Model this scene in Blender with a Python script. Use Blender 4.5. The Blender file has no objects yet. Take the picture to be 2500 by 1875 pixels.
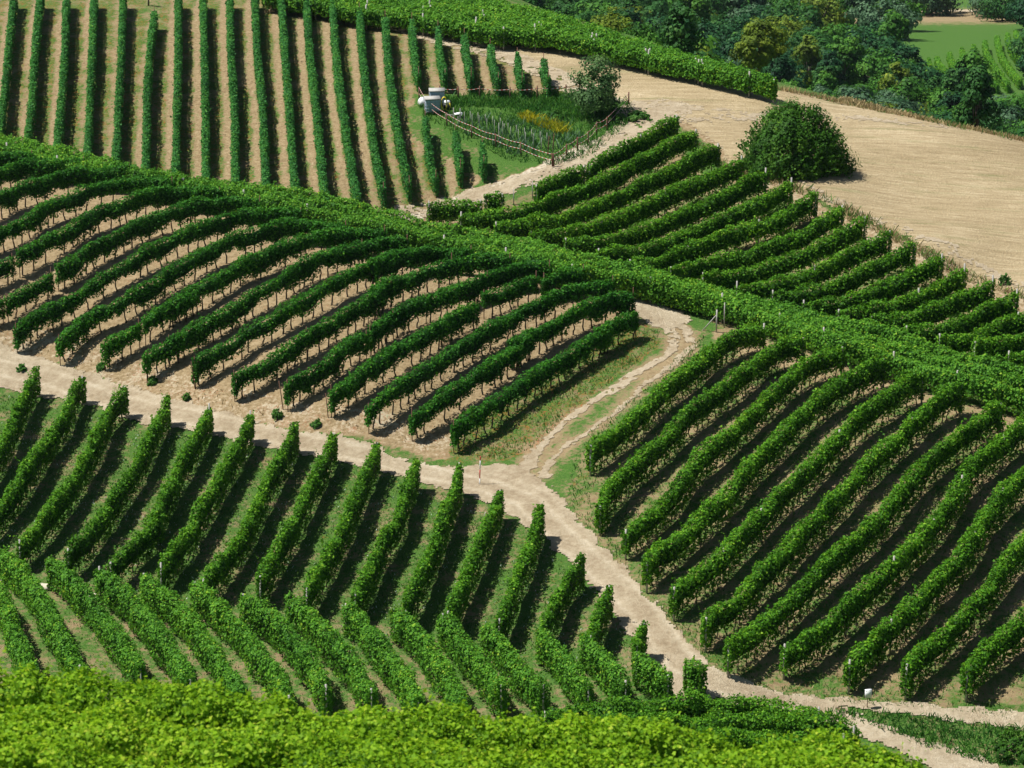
import bpy, math, random
import numpy as np
from mathutils import Vector

# ------------------------------------------------------------------ camera, light, exposure
SC = bpy.context.scene
RX = math.radians
PITCH = 20.0
HCAM = 72.0
F = 7500.0            # focal length in units of a 2500 px wide frame
CX, CY = 1250.0, 937.5
cam_d = bpy.data.cameras.new('camera')
cam_d.sensor_width = 36.0
cam_d.lens = 36.0 * F / 2500.0
cam_d.clip_start = 1.0
cam_d.clip_end = 9000.0
cam_d.dof.use_dof = True
cam_d.dof.focus_distance = 205.0
cam_d.dof.aperture_fstop = 2.4
cam = bpy.data.objects.new('camera', cam_d)
SC.collection.objects.link(cam)
cam.location = (0, 0, HCAM)
cam.rotation_euler = (RX(90 - PITCH), 0, 0)
SC.camera = cam

SUN_EL, SUN_AZ = 61.0, -80.0      # azimuth clockwise from +Y (north = away from the camera)
w = bpy.data.worlds.new('World'); SC.world = w; w.use_nodes = True
nt = w.node_tree; nt.nodes.clear()
sky = nt.nodes.new('ShaderNodeTexSky'); sky.sky_type = 'NISHITA'; sky.sun_disc = False
sky.sun_elevation = RX(SUN_EL); sky.sun_rotation = RX(SUN_AZ)
bg = nt.nodes.new('ShaderNodeBackground'); bg.inputs['Strength'].default_value = 0.05
wo = nt.nodes.new('ShaderNodeOutputWorld')
nt.links.new(sky.outputs[0], bg.inputs[0]); nt.links.new(bg.outputs[0], wo.inputs[0])
sd = bpy.data.lights.new('sun', 'SUN'); sd.energy = 5.0; sd.angle = RX(0.5); sd.color = (1.0, 0.955, 0.87)
sun = bpy.data.objects.new('sun', sd); SC.collection.objects.link(sun)
tosun = Vector((math.sin(RX(SUN_AZ)) * math.cos(RX(SUN_EL)), math.cos(RX(SUN_AZ)) * math.cos(RX(SUN_EL)), math.sin(RX(SUN_EL))))
sun.rotation_euler = (-tosun).to_track_quat('-Z', 'Y').to_euler()
sun.location = (0, 0, 150)
SC.view_settings.view_transform = 'Standard'; SC.view_settings.look = 'None'
SC.view_settings.exposure = 0.55; SC.view_settings.gamma = 1.0
SC.cycles.max_bounces = 5; SC.cycles.diffuse_bounces = 2; SC.cycles.transparent_max_bounces = 4
SC.cycles.volume_bounces = 0

RNG = np.random.default_rng(7)
random.seed(7)
COL = SC.collection

# ------------------------------------------------------------------ terrain
def raydir(px, py):
    px = np.asarray(px, float); py = np.asarray(py, float)
    u = (px - CX) / F; v = (py - CY) / F
    c, s = math.cos(RX(PITCH)), math.sin(RX(PITCH))
    d = np.stack([u, c - v * s, -s - v * c], -1)
    return d

def pz(px, py, z):
    d = raydir(px, py)
    t = (z - HCAM) / d[2]
    return (d[0] * t, d[1] * t, z)

CTRL = []
for a in [(0,1700,-1),(600,1700,-1),(1250,1700,-1),(1900,1740,-1),(2450,1780,-1),(2450,1860,-1.4),
          (0,1560,-.6),(700,1560,-.6),(1300,1600,-.5),(0,1350,-.2),(600,1400,-.2),(1100,1450,-.1),
          (0,1150,.3),(500,1200,.3),(900,1250,.3),(1250,1150,.8),(1150,1300,.4),(1400,1400,.4),(1600,1600,0),
          (0,920,.7),(300,960,.7),(600,1060,.7),(900,1110,.7),
          (0,430,7),(-200,380,7),(260,470,6.8),(500,540,6.5),(900,610,6),(1300,690,5.4),(1550,740,4.7),
          (0,640,5),(300,720,4.4),(700,850,3.7),(1000,900,3.3),(1200,930,2.7),(150,820,2.2),(500,900,2.2),(900,1000,2.2),(1400,860,3.4),
          (1500,1000,2.5),(1650,850,3.6),(1400,1080,1.6),
          (1950,850,4.3),(2200,930,4.2),(2450,1050,4),(1900,1100,2.7),(2300,1250,2.2),(2500,1400,1.6),(1450,1260,1.0),(1800,1400,1.2),
          (1750,1640,0),(2300,1700,-.4),(2500,1600,.4),
          (2050,850,4.8),(2400,960,4.6),
          (1100,560,5.0),(1250,600,4.7),(1700,720,4.1),(2100,830,4.0),(2500,930,3.7),
          (1500,500,6.6),(1900,600,6.3),(2300,750,5.5),(1640,345,9),(1950,500,8.3),(2250,640,7.6),(2480,740,7),
          (1200,300,9),(1350,400,8.1),(1050,330,8.8),(1250,480,6.9),
          (100,350,7.2),(500,430,6.6),(900,520,6),(1150,440,7.2),(50,0,11),(500,0,11),(900,50,10.6),(1300,200,9.9),(300,200,9.4),(700,250,9),
          (-200,100,10.4),(700,5,11),(1000,60,10.6),(1250,110,10.3),
          (1500,200,9.6),(1700,250,9.5),(2000,300,8.6),(2400,400,7.6),(2200,500,7.6),(2450,650,7),
          (1935,230,9.3),(2200,285,8.2),(2500,345,7),(1500,140,10),
          (1240,0,9.2),(1400,45,8.8),(1600,105,8.5),(1880,195,8.8)]:
    CTRL.append(pz(*a))
CTRL += [(-25,300,9.5),(-60,310,8),(-14,305,7),(0,290,6),(0,305,0),(-20,325,-2),(12,278,3.2),(23,263,2.2),(32,256,1.2),(42,248,.5),(58,240,-1),
         (12,296,-6),(24,282,-7),(42,270,-9),(60,262,-10),(70,290,-18),(50,300,-20),(20,310,-14),
         (-60,360,-6),(-60,400,-16),(-20,360,-14),(10,340,-22),(50,340,-29),(90,300,-22),(10,400,-38),(60,400,-43),(120,400,-44),(-60,500,-45),(20,500,-57),
         (50,500,-59),(0,600,-73),(80,600,-74),(-80,620,-66),(0,700,-91),(110,690,-90),(-140,700,-86),(0,800,-104),(160,800,-104),(-160,800,-104),
         (0,1000,-112),(220,1000,-112),(-220,1000,-112)]
for x in (-45, -15, 15, 45):
    for (y, z) in [(0, 69.5), (25, 56.5), (40, 47.6), (50, 43.0), (58, 41.5), (65, 37), (80, 27.5), (100, 17), (120, 6.5), (134, .8)]:
        CTRL.append((x, y, z - (0.094 * x if 45 < y < 66 else 0)))
CTRL += [(-120,60,40),(120,60,36),(-120,140,0),(120,140,0),(-120,200,3),(110,200,3),(-120,250,8),(120,240,3),(-120,300,8),(130,330,-20)]
CP = np.array(CTRL, float)

def _tps_fit(P, lam=0.6):
    n = len(P)
    X = P[:, :2] / 50.0
    r = np.sqrt(((X[:, None] - X[None]) ** 2).sum(-1))
    K = np.where(r > 0, r * r * np.log(r + 1e-12), 0) + np.eye(n) * lam * 1e-3
    A = np.zeros((n + 3, n + 3)); A[:n, :n] = K
    A[:n, n] = 1; A[:n, n + 1:] = X; A[n:, :n] = A[:n, n:].T
    b = np.zeros(n + 3); b[:n] = P[:, 2]
    return X, np.linalg.solve(A, b)
_TX, _TW = _tps_fit(CP)

def terrain_exact(x, y):
    x = np.asarray(x, float).ravel() / 50.0; y = np.asarray(y, float).ravel() / 50.0
    out = np.empty(len(x)); n = len(_TX)
    for i in range(0, len(x), 40000):
        a = slice(i, i + 40000)
        r2 = (x[a, None] - _TX[None, :, 0]) ** 2 + (y[a, None] - _TX[None, :, 1]) ** 2
        K = 0.5 * r2 * np.log(r2 + 1e-20)
        out[a] = K @ _TW[:n] + _TW[n] + _TW[n + 1] * x[a] + _TW[n + 2] * y[a]
    return out

# height lookup table (fine grid, bicubic-smooth enough at 1 m)
GX0, GX1, GY0, GY1, GS = -170.0, 230.0, -20.0, 1060.0, 1.0
_gx = np.arange(GX0, GX1 + .1, GS); _gy = np.arange(GY0, GY1 + .1, GS)
_GG = np.meshgrid(_gx, _gy)
_GZ = terrain_exact(_GG[0], _GG[1]).reshape(len(_gy), len(_gx))
# the camera's own slope, joined smoothly to the valley
_nz = np.interp(_GG[1], [-20, 0, 25, 40, 48, 50.4, 53, 55.6, 58.2, 62, 70, 80, 90, 100, 110, 125], [76, 69.5, 56.5, 47.2, 43.6, 43.1, 42.7, 42.2, 41.6, 39.2, 33.5, 27.5, 22.0, 17, 12, 4.5])
_nz = _nz - .094 * np.clip(_GG[0], -40, 40) * np.exp(-((_GG[1] - 56) / 11.0) ** 2)
_wb = np.clip((_GG[1] - 92) / 32.0, 0, 1); _wb = _wb * _wb * (3 - 2 * _wb)
_GZ = _nz * (1 - _wb) + _GZ * _wb

def T(x, y):
    x = np.asarray(x, float); y = np.asarray(y, float)
    fx = np.clip((x - GX0) / GS, 1, len(_gx) - 3.001); fy = np.clip((y - GY0) / GS, 1, len(_gy) - 3.001)
    i = fx.astype(int); j = fy.astype(int); u = fx - i; v = fy - j
    def cr(t): return (-.5*t+t*t-.5*t**3, 1-2.5*t*t+1.5*t**3, .5*t+2*t*t-1.5*t**3, -.5*t*t+.5*t**3)
    cu, cv = cr(u), cr(v); z = 0
    for b in range(4):
        for a in range(4):
            z = z + _GZ[j + b - 1, i + a - 1] * cu[a] * cv[b]
    return z

def hit(pts, h=0.0):
    """picture points -> first point of the surface (terrain + h) along each sight line"""
    pts = np.asarray(pts, float).reshape(-1, 2)
    d = raydir(pts[:, 0], pts[:, 1]); d /= np.linalg.norm(d, axis=1)[:, None]
    t = np.concatenate([np.arange(125, 420, 1.0), np.arange(420, 900, 2.0)])
    P = d[:, None, :] * t[None, :, None]
    g = P[..., 2] + HCAM - (T(P[..., 0], P[..., 1]) + h)
    neg = g < 0
    k = np.where(neg.any(1), neg.argmax(1), len(t) - 1); k = np.clip(k, 1, None)
    r = np.arange(len(pts)); g0, g1 = g[r, k - 1], g[r, k]
    f = np.clip(g0 / (g0 - g1 + 1e-9), 0, 1)
    tt = t[k - 1] + f * (t[k] - t[k - 1])
    Q = d * tt[:, None]
    return np.stack([Q[:, 0], Q[:, 1], Q[:, 2] + HCAM - h], 1)

def project(x, y, z):
    c, s = math.cos(RX(PITCH)), math.sin(RX(PITCH))
    zz = z - HCAM
    depth = y * c - zz * s
    up = y * s + zz * c
    depth = np.maximum(depth, 1e-3)
    return CX + F * x / depth, CY - F * up / depth

# ------------------------------------------------------------------ noise
def _h(i, j, s):
    v = np.sin(i * 127.1 + j * 311.7 + s * 74.7) * 43758.5453
    return v - np.floor(v)
def noise2(x, y, s=0):
    x = np.asarray(x, float); y = np.asarray(y, float)
    i = np.floor(x); j = np.floor(y); u = x - i; v = y - j
    u = u * u * (3 - 2 * u); v = v * v * (3 - 2 * v)
    return ((_h(i, j, s) * (1 - u) + _h(i + 1, j, s) * u) * (1 - v) + (_h(i, j + 1, s) * (1 - u) + _h(i + 1, j + 1, s) * u) * v) * 2 - 1
def fbm(x, y, s=0, o=3):
    r = 0; a = 1
    for k in range(o):
        r = r + a * noise2(x * 2 ** k, y * 2 ** k, s + k * 3.3); a *= .5
    return r / 1.6

def inpoly(x, y, P):
    P = np.asarray(P, float); ins = np.zeros(np.shape(x), bool)
    n = len(P)
    for i in range(n):
        x0, y0 = P[i]; x1, y1 = P[(i + 1) % n]
        c = ((y0 > y) != (y1 > y))
        xi = (x1 - x0) * (y - y0) / ((y1 - y0) if y1 != y0 else 1e-9) + x0
        ins ^= c & (x < xi)
    return ins

def polydist(x, y, P):
    P = np.asarray(P, float); best = np.full(np.shape(x), 1e9)
    for i in range(len(P) - 1):
        a, b = P[i], P[i + 1]; ab = b - a; L = ab @ ab + 1e-9
        t = np.clip(((x - a[0]) * ab[0] + (y - a[1]) * ab[1]) / L, 0, 1)
        best = np.minimum(best, np.hypot(x - a[0] - t * ab[0], y - a[1] - t * ab[1]))
    return best

# ------------------------------------------------------------------ materials
def mat(name):
    m = bpy.data.materials.new(name); m.use_nodes = True
    n = m.node_tree; n.nodes.clear()
    out = n.nodes.new('ShaderNodeOutputMaterial'); b = n.nodes.new('ShaderNodeBsdfPrincipled')
    n.links.new(b.outputs[0], out.inputs[0])
    b.inputs['Roughness'].default_value = .8
    return m, n, b, out
def N(n, typ, **kw):
    o = n.nodes.new(typ)
    for k, v in kw.items():
        if hasattr(o, k): setattr(o, k, v)
        else: o.inputs[k.replace('_', ' ')].default_value = v
    return o
def ramp(n, stops):
    r = n.nodes.new('ShaderNodeValToRGB'); e = r.color_ramp.elements
    while len(e) > 1: e.remove(e[-1])
    e[0].position = stops[0][0]; e[0].color = (*stops[0][1], 1)
    for p, c in stops[1:]:
        q = e.new(p); q.color = (*c, 1)
    return r
def noise_node(n, scale, detail=4, rough=.6, coord=None):
    t = n.nodes.new('ShaderNodeTexNoise'); t.inputs['Scale'].default_value = scale
    t.inputs['Detail'].default_value = detail; t.inputs['Roughness'].default_value = rough
    if coord is not None: n.links.new(coord, t.inputs['Vector'])
    return t
def mixc(n, fac, a, b, mode='MIX'):
    m = n.nodes.new('ShaderNodeMix'); m.data_type = 'RGBA'; m.blend_type = mode
    for s, v in ((0, fac), (6, a), (7, b)):
        if isinstance(v, (int, float)): m.inputs[s].default_value = v
        elif isinstance(v, tuple): m.inputs[s].default_value = (*v, 1)
        else: n.links.new(v, m.inputs[s])
    return m.outputs[2]
def math_(n, op, a, b=0.0, clamp=False):
    m = n.nodes.new('ShaderNodeMath'); m.operation = op; m.use_clamp = clamp
    for s, v in ((0, a), (1, b)):
        if isinstance(v, (int, float)): m.inputs[s].default_value = v
        else: n.links.new(v, m.inputs[s])
    return m.outputs[0]
def sstep(n, v, lo, hi):
    m = n.nodes.new('ShaderNodeMapRange'); m.interpolation_type = 'SMOOTHSTEP'
    n.links.new(v, m.inputs[0]); m.inputs[1].default_value = lo; m.inputs[2].default_value = hi
    return m.outputs[0]

def leaf_mat(name, stops, trans=.32, gloss=.6, patch=.25, spec=.12):
    m, n, b, out = mat(name)
    at = N(n, 'ShaderNodeAttribute', attribute_name='rnd')
    geo = n.nodes.new('ShaderNodeNewGeometry')
    tn = noise_node(n, patch, 3, .6, geo.outputs['Position'])
    v = math_(n, 'ADD', at.outputs['Fac'], math_(n, 'MULTIPLY', math_(n, 'SUBTRACT', tn.outputs[0], .5), .9), True)
    r = ramp(n, stops); n.links.new(v, r.inputs[0])
    n.links.new(r.outputs[0], b.inputs['Base Color'])
    b.inputs['Roughness'].default_value = gloss; b.inputs['Specular IOR Level'].default_value = spec
    tr = n.nodes.new('ShaderNodeBsdfTranslucent')
    hs = N(n, 'ShaderNodeHueSaturation'); hs.inputs['Value'].default_value = 1.5; hs.inputs['Hue'].default_value = .49
    n.links.new(r.outputs[0], hs.inputs['Color']); n.links.new(hs.outputs[0], tr.inputs[0])
    mx = n.nodes.new('ShaderNodeMixShader'); mx.inputs[0].default_value = trans
    n.links.new(b.outputs[0], mx.inputs[1]); n.links.new(tr.outputs[0], mx.inputs[2]); n.links.new(mx.outputs[0], out.inputs[0])
    return m

def wood_mat(name, c1, c2, sc=6.0):
    m, n, b, out = mat(name)
    tc = n.nodes.new('ShaderNodeTexCoord'); mp = n.nodes.new('ShaderNodeMapping'); mp.inputs['Scale'].default_value = (1, 1, .25)
    n.links.new(tc.outputs['Object'], mp.inputs[0])
    t = noise_node(n, sc * 3, 5, .7, mp.outputs[0])
    r = ramp(n, [(.3, c1), (.7, c2)]); n.links.new(t.outputs[0], r.inputs[0]); n.links.new(r.outputs[0], b.inputs['Base Color'])
    b.inputs['Roughness'].default_value = .9
    return m

def plain_mat(name, c, rough=.6, var=.15, metal=0.0, sc=4.0):
    m, n, b, out = mat(name)
    tc = n.nodes.new('ShaderNodeTexCoord')
    t = noise_node(n, sc, 4, .6, tc.outputs['Object'])
    r = ramp(n, [(.25, tuple(x * (1 - var) for x in c)), (.75, tuple(min(1, x * (1 + var)) for x in c))])
    n.links.new(t.outputs[0], r.inputs[0]); n.links.new(r.outputs[0], b.inputs['Base Color'])
    b.inputs['Roughness'].default_value = rough; b.inputs['Metallic'].default_value = metal
    return m

M = {}
M['leaf_a'] = leaf_mat('vine_leaf_cool', [(0, (.016, .080, .022)), (.45, (.040, .180, .034)), (.85, (.075, .26, .04)), (1, (.15, .32, .04))])
M['leaf_b'] = leaf_mat('vine_leaf_deep', [(0, (.010, .055, .008)), (.45, (.030, .150, .012)), (.85, (.062, .24, .016)), (1, (.13, .31, .02))])
M['leaf_c'] = leaf_mat('vine_leaf_bright', [(0, (.018, .070, .006)), (.4, (.060, .195, .010)), (.8, (.125, .31, .014)), (1, (.24, .42, .03))])
M['leaf_e'] = leaf_mat('vine_leaf_pale', [(0, (.030, .115, .012)), (.4, (.078, .235, .020)), (.8, (.140, .34, .024)), (1, (.28, .42, .035))])
M['leaf_f'] = leaf_mat('vine_leaf_near', [(0, (.05, .14, .006)), (.35, (.15, .31, .010)), (.7, (.26, .44, .018)), (1, (.42, .52, .05))], trans=.42)
M['leaf_tree'] = leaf_mat('tree_leaf_green', [(0, (.012, .050, .012)), (.5, (.032, .115, .024)), (1, (.08, .19, .035))], trans=.25)
M['leaf_dark'] = leaf_mat('tree_leaf_dark', [(0, (.008, .038, .016)), (.5, (.018, .080, .026)), (1, (.045, .13, .04))], trans=.25)
M['leaf_blue'] = leaf_mat('tree_leaf_greyish', [(0, (.03, .07, .035)), (.5, (.065, .14, .070)), (1, (.12, .21, .11))], trans=.25)
M['leaf_yel'] = leaf_mat('tree_leaf_yellowish', [(0, (.045, .08, .008)), (.5, (.12, .19, .018)), (1, (.22, .28, .03))], trans=.25)
M['leaf_mid'] = leaf_mat('tree_leaf_fresh', [(0, (.018, .065, .010)), (.5, (.05, .165, .018)), (1, (.11, .25, .03))], trans=.25)
M['leaf_red'] = leaf_mat('tree_leaf_brownish', [(0, (.03, .04, .02)), (.5, (.06, .075, .03)), (1, (.11, .11, .05))], trans=.2)
M['leaf_bush'] = leaf_mat('bush_leaf', [(0, (.016, .055, .008)), (.5, (.045, .14, .012)), (1, (.11, .23, .02))], trans=.3, patch=.6)
M['leaf_cherry'] = leaf_mat('orchard_leaf', [(0, (.03, .075, .025)), (.5, (.07, .15, .045)), (1, (.14, .23, .08))], trans=.3, patch=.8)
M['grass'] = leaf_mat('grass_blade', [(0, (.025, .09, .018)), (.5, (.06, .17, .025)), (1, (.13, .24, .05))], trans=.3, patch=.3)
M['grass_lush'] = leaf_mat('grass_lush', [(0, (.015, .075, .012)), (.5, (.035, .14, .018)), (1, (.09, .22, .03))], trans=.3, patch=.3)
M['grass_dry'] = leaf_mat('grass_dry', [(0, (.16, .12, .05)), (.5, (.34, .26, .13)), (1, (.5, .4, .22))], trans=.2, patch=.3)
M['yellow_flower'] = leaf_mat('flower_yellow', [(0, (.10, .18, .01)), (.5, (.28, .30, .015)), (1, (.5, .42, .02))], trans=.3)
M['white_flower'] = leaf_mat('flower_white', [(0, (.3, .38, .3)), (1, (.8, .85, .8))], trans=.2)
M['trunk'] = wood_mat('vine_wood', (.035, .024, .018), (.10, .075, .055))
M['treetrunk'] = wood_mat('tree_bark', (.05, .04, .03), (.16, .13, .10), 1.5)
M['post_grey'] = wood_mat('post_weathered', (.28, .27, .25), (.48, .46, .43))
M['post_rust'] = wood_mat('post_rusty', (.09, .04, .025), (.19, .09, .06))
M['white'] = plain_mat('white_plastic', (.78, .80, .82), .4, .08)
M['red'] = plain_mat('red_paint', (.50, .05, .04), .5, .15)
M['grey_metal'] = plain_mat('galvanised_metal', (.42, .44, .46), .4, .15, .6)
M['tank'] = plain_mat('tank_plastic', (.42, .55, .68), .35, .12, 0, 2)
M['slab'] = plain_mat('tank_lid', (.36, .35, .33), .8, .2)
M['rock'] = plain_mat('pale_rock', (.5, .45, .36), .95, .25)
M['dark'] = plain_mat('dark_plastic', (.03, .035, .035), .5, .2)
M['hose'] = plain_mat('yellow_hose', (.72, .58, .03), .4, .08)
M['tape_w'] = plain_mat('tape_white', (.75, .70, .66), .5, .1)
M['tape_r'] = plain_mat('tape_red', (.45, .10, .08), .5, .1)

def earth_mat():
    m, n, b, out = mat('vineyard_ground')
    geo = n.nodes.new('ShaderNodeNewGeometry'); P = geo.outputs['Position']
    g = N(n, 'ShaderNodeAttribute', attribute_name='green').outputs['Fac']
    pa = N(n, 'ShaderNodeAttribute', attribute_name='pale').outputs['Fac']
    rd = N(n, 'ShaderNodeAttribute', attribute_name='red').outputs['Fac']
    n1 = noise_node(n, .55, 5, .65, P).outputs[0]; n2 = noise_node(n, 3.2, 5, .7, P).outputs[0]; n3 = noise_node(n, 11, 3, .7, P).outputs[0]
    mixn = math_(n, 'ADD', math_(n, 'MULTIPLY', n1, .45), math_(n, 'MULTIPLY', n2, .55))
    dry = ramp(n, [(.25, (.13, .095, .05)), (.5, (.26, .195, .11)), (.75, (.38, .30, .19))]); n.links.new(n2, dry.inputs[0])
    grn = ramp(n, [(.25, (.022, .06, .010)), (.5, (.055, .13, .022)), (.78, (.12, .20, .045))]); n.links.new(n3, grn.inputs[0])
    pal = ramp(n, [(.3, (.36, .31, .23)), (.6, (.52, .46, .36)), (.8, (.62, .56, .46))]); n.links.new(n2, pal.inputs[0])
    c = dry.outputs[0]
    fp = sstep(n, math_(n, 'ADD', pa, math_(n, 'SUBTRACT', mixn, .5)), .38, .62)
    c = mixc(n, fp, c, pal.outputs[0])
    fg = sstep(n, math_(n, 'ADD', g, math_(n, 'MULTIPLY', math_(n, 'SUBTRACT', mixn, .5), 1.8)), .36, .64)
    c = mixc(n, fg, c, grn.outputs[0])
    n4 = noise_node(n, 7.0, 4, .75, P).outputs[0]; n5 = noise_node(n, 1.1, 3, .6, P).outputs[0]
    fr = sstep(n, math_(n, 'ADD', math_(n, 'MULTIPLY', rd, .35), math_(n, 'ADD', math_(n, 'MULTIPLY', n4, .7), math_(n, 'MULTIPLY', n5, .3))), .70, .86)
    c = mixc(n, math_(n, 'MULTIPLY', fr, .75), c, (.30, .085, .035))
    n.links.new(c, b.inputs['Base Color']); b.inputs['Roughness'].default_value = .95; b.inputs['Specular IOR Level'].default_value = .1
    bp = n.nodes.new('ShaderNodeBump'); bp.inputs['Strength'].default_value = .8; bp.inputs['Distance'].default_value = .12
    n.links.new(math_(n, 'ADD', n2, math_(n, 'MULTIPLY', n3, .6)), bp.inputs['Height']); n.links.new(bp.outputs[0], b.inputs['Normal'])
    return m
M['earth'] = earth_mat()

def road_mat():
    m, n, b, out = mat('pale_dirt')
    geo = n.nodes.new('ShaderNodeNewGeometry'); P = geo.outputs['Position']
    lane = N(n, 'ShaderNodeAttribute', attribute_name='lane').outputs['Fac']
    n1 = noise_node(n, .5, 4, .6, P).outputs[0]; n2 = noise_node(n, 3, 6, .75, P).outputs[0]; n3 = noise_node(n, 14, 4, .7, P).outputs[0]
    v = math_(n, 'ADD', math_(n, 'MULTIPLY', n1, .35), math_(n, 'ADD', math_(n, 'MULTIPLY', n2, .45), math_(n, 'MULTIPLY', n3, .2)))
    v = math_(n, 'ADD', v, math_(n, 'MULTIPLY', math_(n, 'SUBTRACT', lane, .5), .20))
    r = ramp(n, [(.28, (.22, .165, .10)), (.42, (.36, .285, .19)), (.55, (.50, .42, .30)), (.7, (.66, .59, .46))]); n.links.new(v, r.inputs[0])
    n.links.new(r.outputs[0], b.inputs['Base Color']); b.inputs['Roughness'].default_value = .95; b.inputs['Specular IOR Level'].default_value = .1
    bp = n.nodes.new('ShaderNodeBump'); bp.inputs['Strength'].default_value = 1; bp.inputs['Distance'].default_value = .14
    n.links.new(math_(n, 'ADD', math_(n, 'ADD', n2, n3), math_(n, 'MULTIPLY', lane, -.6)), bp.inputs['Height']); n.links.new(bp.outputs[0], b.inputs['Normal'])
    return m
M['road'] = road_mat()

def field_mat():
    m, n, b, out = mat('stubble')
    geo = n.nodes.new('ShaderNodeNewGeometry'); P = geo.outputs['Position']
    mp = n.nodes.new('ShaderNodeMapping'); mp.inputs['Rotation'].default_value = (0, 0, RX(38)); mp.inputs['Scale'].default_value = (.28, 2.2, 1)
    n.links.new(P, mp.inputs[0])
    n1 = noise_node(n, .12, 4, .6, P).outputs[0]; n2 = noise_node(n, 1.3, 6, .75, mp.outputs[0]).outputs[0]; n3 = noise_node(n, 6, 4, .75, P).outputs[0]
    v = math_(n, 'ADD', math_(n, 'MULTIPLY', n1, .25), math_(n, 'ADD', math_(n, 'MULTIPLY', n2, .45), math_(n, 'MULTIPLY', n3, .3)))
    r = ramp(n, [(.34, (.19, .14, .075)), (.44, (.32, .25, .145)), (.53, (.42, .335, .205)), (.64, (.58, .49, .33))]); n.links.new(v, r.inputs[0])
    n4 = noise_node(n, .35, 5, .7, mp.outputs[0]).outputs[0]
    c = mixc(n, math_(n, 'MULTIPLY', sstep(n, n4, .54, .70), .55), r.outputs[0], (.16, .19, .07))
    n.links.new(c, b.inputs['Base Color']); b.inputs['Roughness'].default_value = .95; b.inputs['Specular IOR Level'].default_value = .1
    bp = n.nodes.new('ShaderNodeBump'); bp.inputs['Strength'].default_value = 1; bp.inputs['Distance'].default_value = .15
    n.links.new(math_(n, 'ADD', n2, n3), bp.inputs['Height']); n.links.new(bp.outputs[0], b.inputs['Normal'])
    return m
M['field'] = field_mat()

# ------------------------------------------------------------------ object helpers
def tag(o, label=None, cat=None, group=None, kind=None):
    if label: o['label'] = label
    if cat: o['category'] = cat
    if group: o['group'] = group
    if kind: o['kind'] = kind
    return o
def empty(name, loc, rz=0.0):
    o = bpy.data.objects.new(name, None); COL.objects.link(o); o.location = tuple(float(v) for v in loc); o.rotation_euler = (0, 0, rz)
    o.empty_display_size = .3
    return o
def mesh_np(name, V, Fc, material, parent=None, attrs=None, smooth=False):
    """V (n,3); Fc list of arrays of equal-size faces"""
    me = bpy.data.meshes.new(name)
    V = np.asarray(V, np.float32)
    if isinstance(Fc, np.ndarray): Fc = [Fc]
    Fc = [f for f in Fc if len(f)]
    nl = sum(f.size for f in Fc); nf = sum(len(f) for f in Fc)
    me.vertices.add(len(V)); me.vertices.foreach_set('co', V.ravel())
    me.loops.add(nl); me.polygons.add(nf)
    me.loops.foreach_set('vertex_index', np.concatenate([f.ravel() for f in Fc]).astype(np.int32))
    tot = np.concatenate([np.full(len(f), f.shape[1]) for f in Fc])
    st = np.concatenate([[0], np.cumsum(tot)[:-1]]).astype(np.int32)
    me.polygons.foreach_set('loop_start', st)
    if smooth: me.polygons.foreach_set('use_smooth', np.ones(nf, bool))
    me.update(calc_edges=True)
    for k, (dom, arr) in (attrs or {}).items():
        a = me.attributes.new(k, 'FLOAT', dom); a.data.foreach_set('value', np.asarray(arr, np.float32))
    me.materials.append(material)
    o = bpy.data.objects.new(name, me); COL.objects.link(o)
    if parent is not None: o.parent = parent
    return o
def tubes(paths, k=6):
    """list of (pts (n,3), radii (n)) -> V, F"""
    VV, FF, off = [], [], 0
    for P, R in paths:
        P = np.asarray(P, float); R = np.asarray(R, float); n = len(P)
        tg = np.gradient(P, axis=0); tg /= np.linalg.norm(tg, axis=1)[:, None] + 1e-9
        ref = np.where(np.abs(tg[:, 2:3]) > .9, np.array([[1., 0, 0]]), np.array([[0, 0, 1.]]))
        a = np.cross(tg, ref); a /= np.linalg.norm(a, axis=1)[:, None] + 1e-9
        b = np.cross(tg, a)
        th = np.arange(k) * 2 * math.pi / k
        ring = P[:, None] + R[:, None, None] * (a[:, None] * np.cos(th)[None, :, None] + b[:, None] * np.sin(th)[None, :, None])
        VV.append(ring.reshape(-1, 3)); VV.append(P[[0, -1]])
        for i in range(n - 1):
            for j in range(k):
                FF.append((off + i * k + j, off + i * k + (j + 1) % k, off + (i + 1) * k + (j + 1) % k, off + (i + 1) * k + j))
        c0, c1 = off + n * k, off + n * k + 1
        for j in range(k):
            FF.append((c0, off + (j + 1) % k, off + j, off + j)); FF.append((c1, off + (n - 1) * k + j, off + (n - 1) * k + (j + 1) % k, off + (n - 1) * k + (j + 1) % k))
        off += n * k + 2
    quads = np.array([f for f in FF if f[2] != f[3]]); tris = np.array([f[:3] for f in FF if f[2] == f[3]])
    return np.concatenate(VV), [quads, tris]
def boxes(L):
    """list of (centre, size, rz) -> V,F with small chamfered look left to the material"""
    VV, FF = [], []
    for c, s, rz in L:
        o = len(VV) * 8
        v = np.array([[x, y, z] for z in (-.5, .5) for y in (-.5, .5) for x in (-.5, .5)]) * np.array(s)
        cr, sr = math.cos(rz), math.sin(rz)
        v = np.stack([v[:, 0] * cr - v[:, 1] * sr, v[:, 0] * sr + v[:, 1] * cr, v[:, 2]], 1) + np.array(c)
        VV.append(v)
        FF += [(o + a, o + b, o + c_, o + d) for a, b, c_, d in ((0, 2, 3, 1), (4, 5, 7, 6), (0, 1, 5, 4), (2, 6, 7, 3), (0, 4, 6, 2), (1, 3, 7, 5))]
    return np.concatenate(VV), [np.array(FF)]

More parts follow.
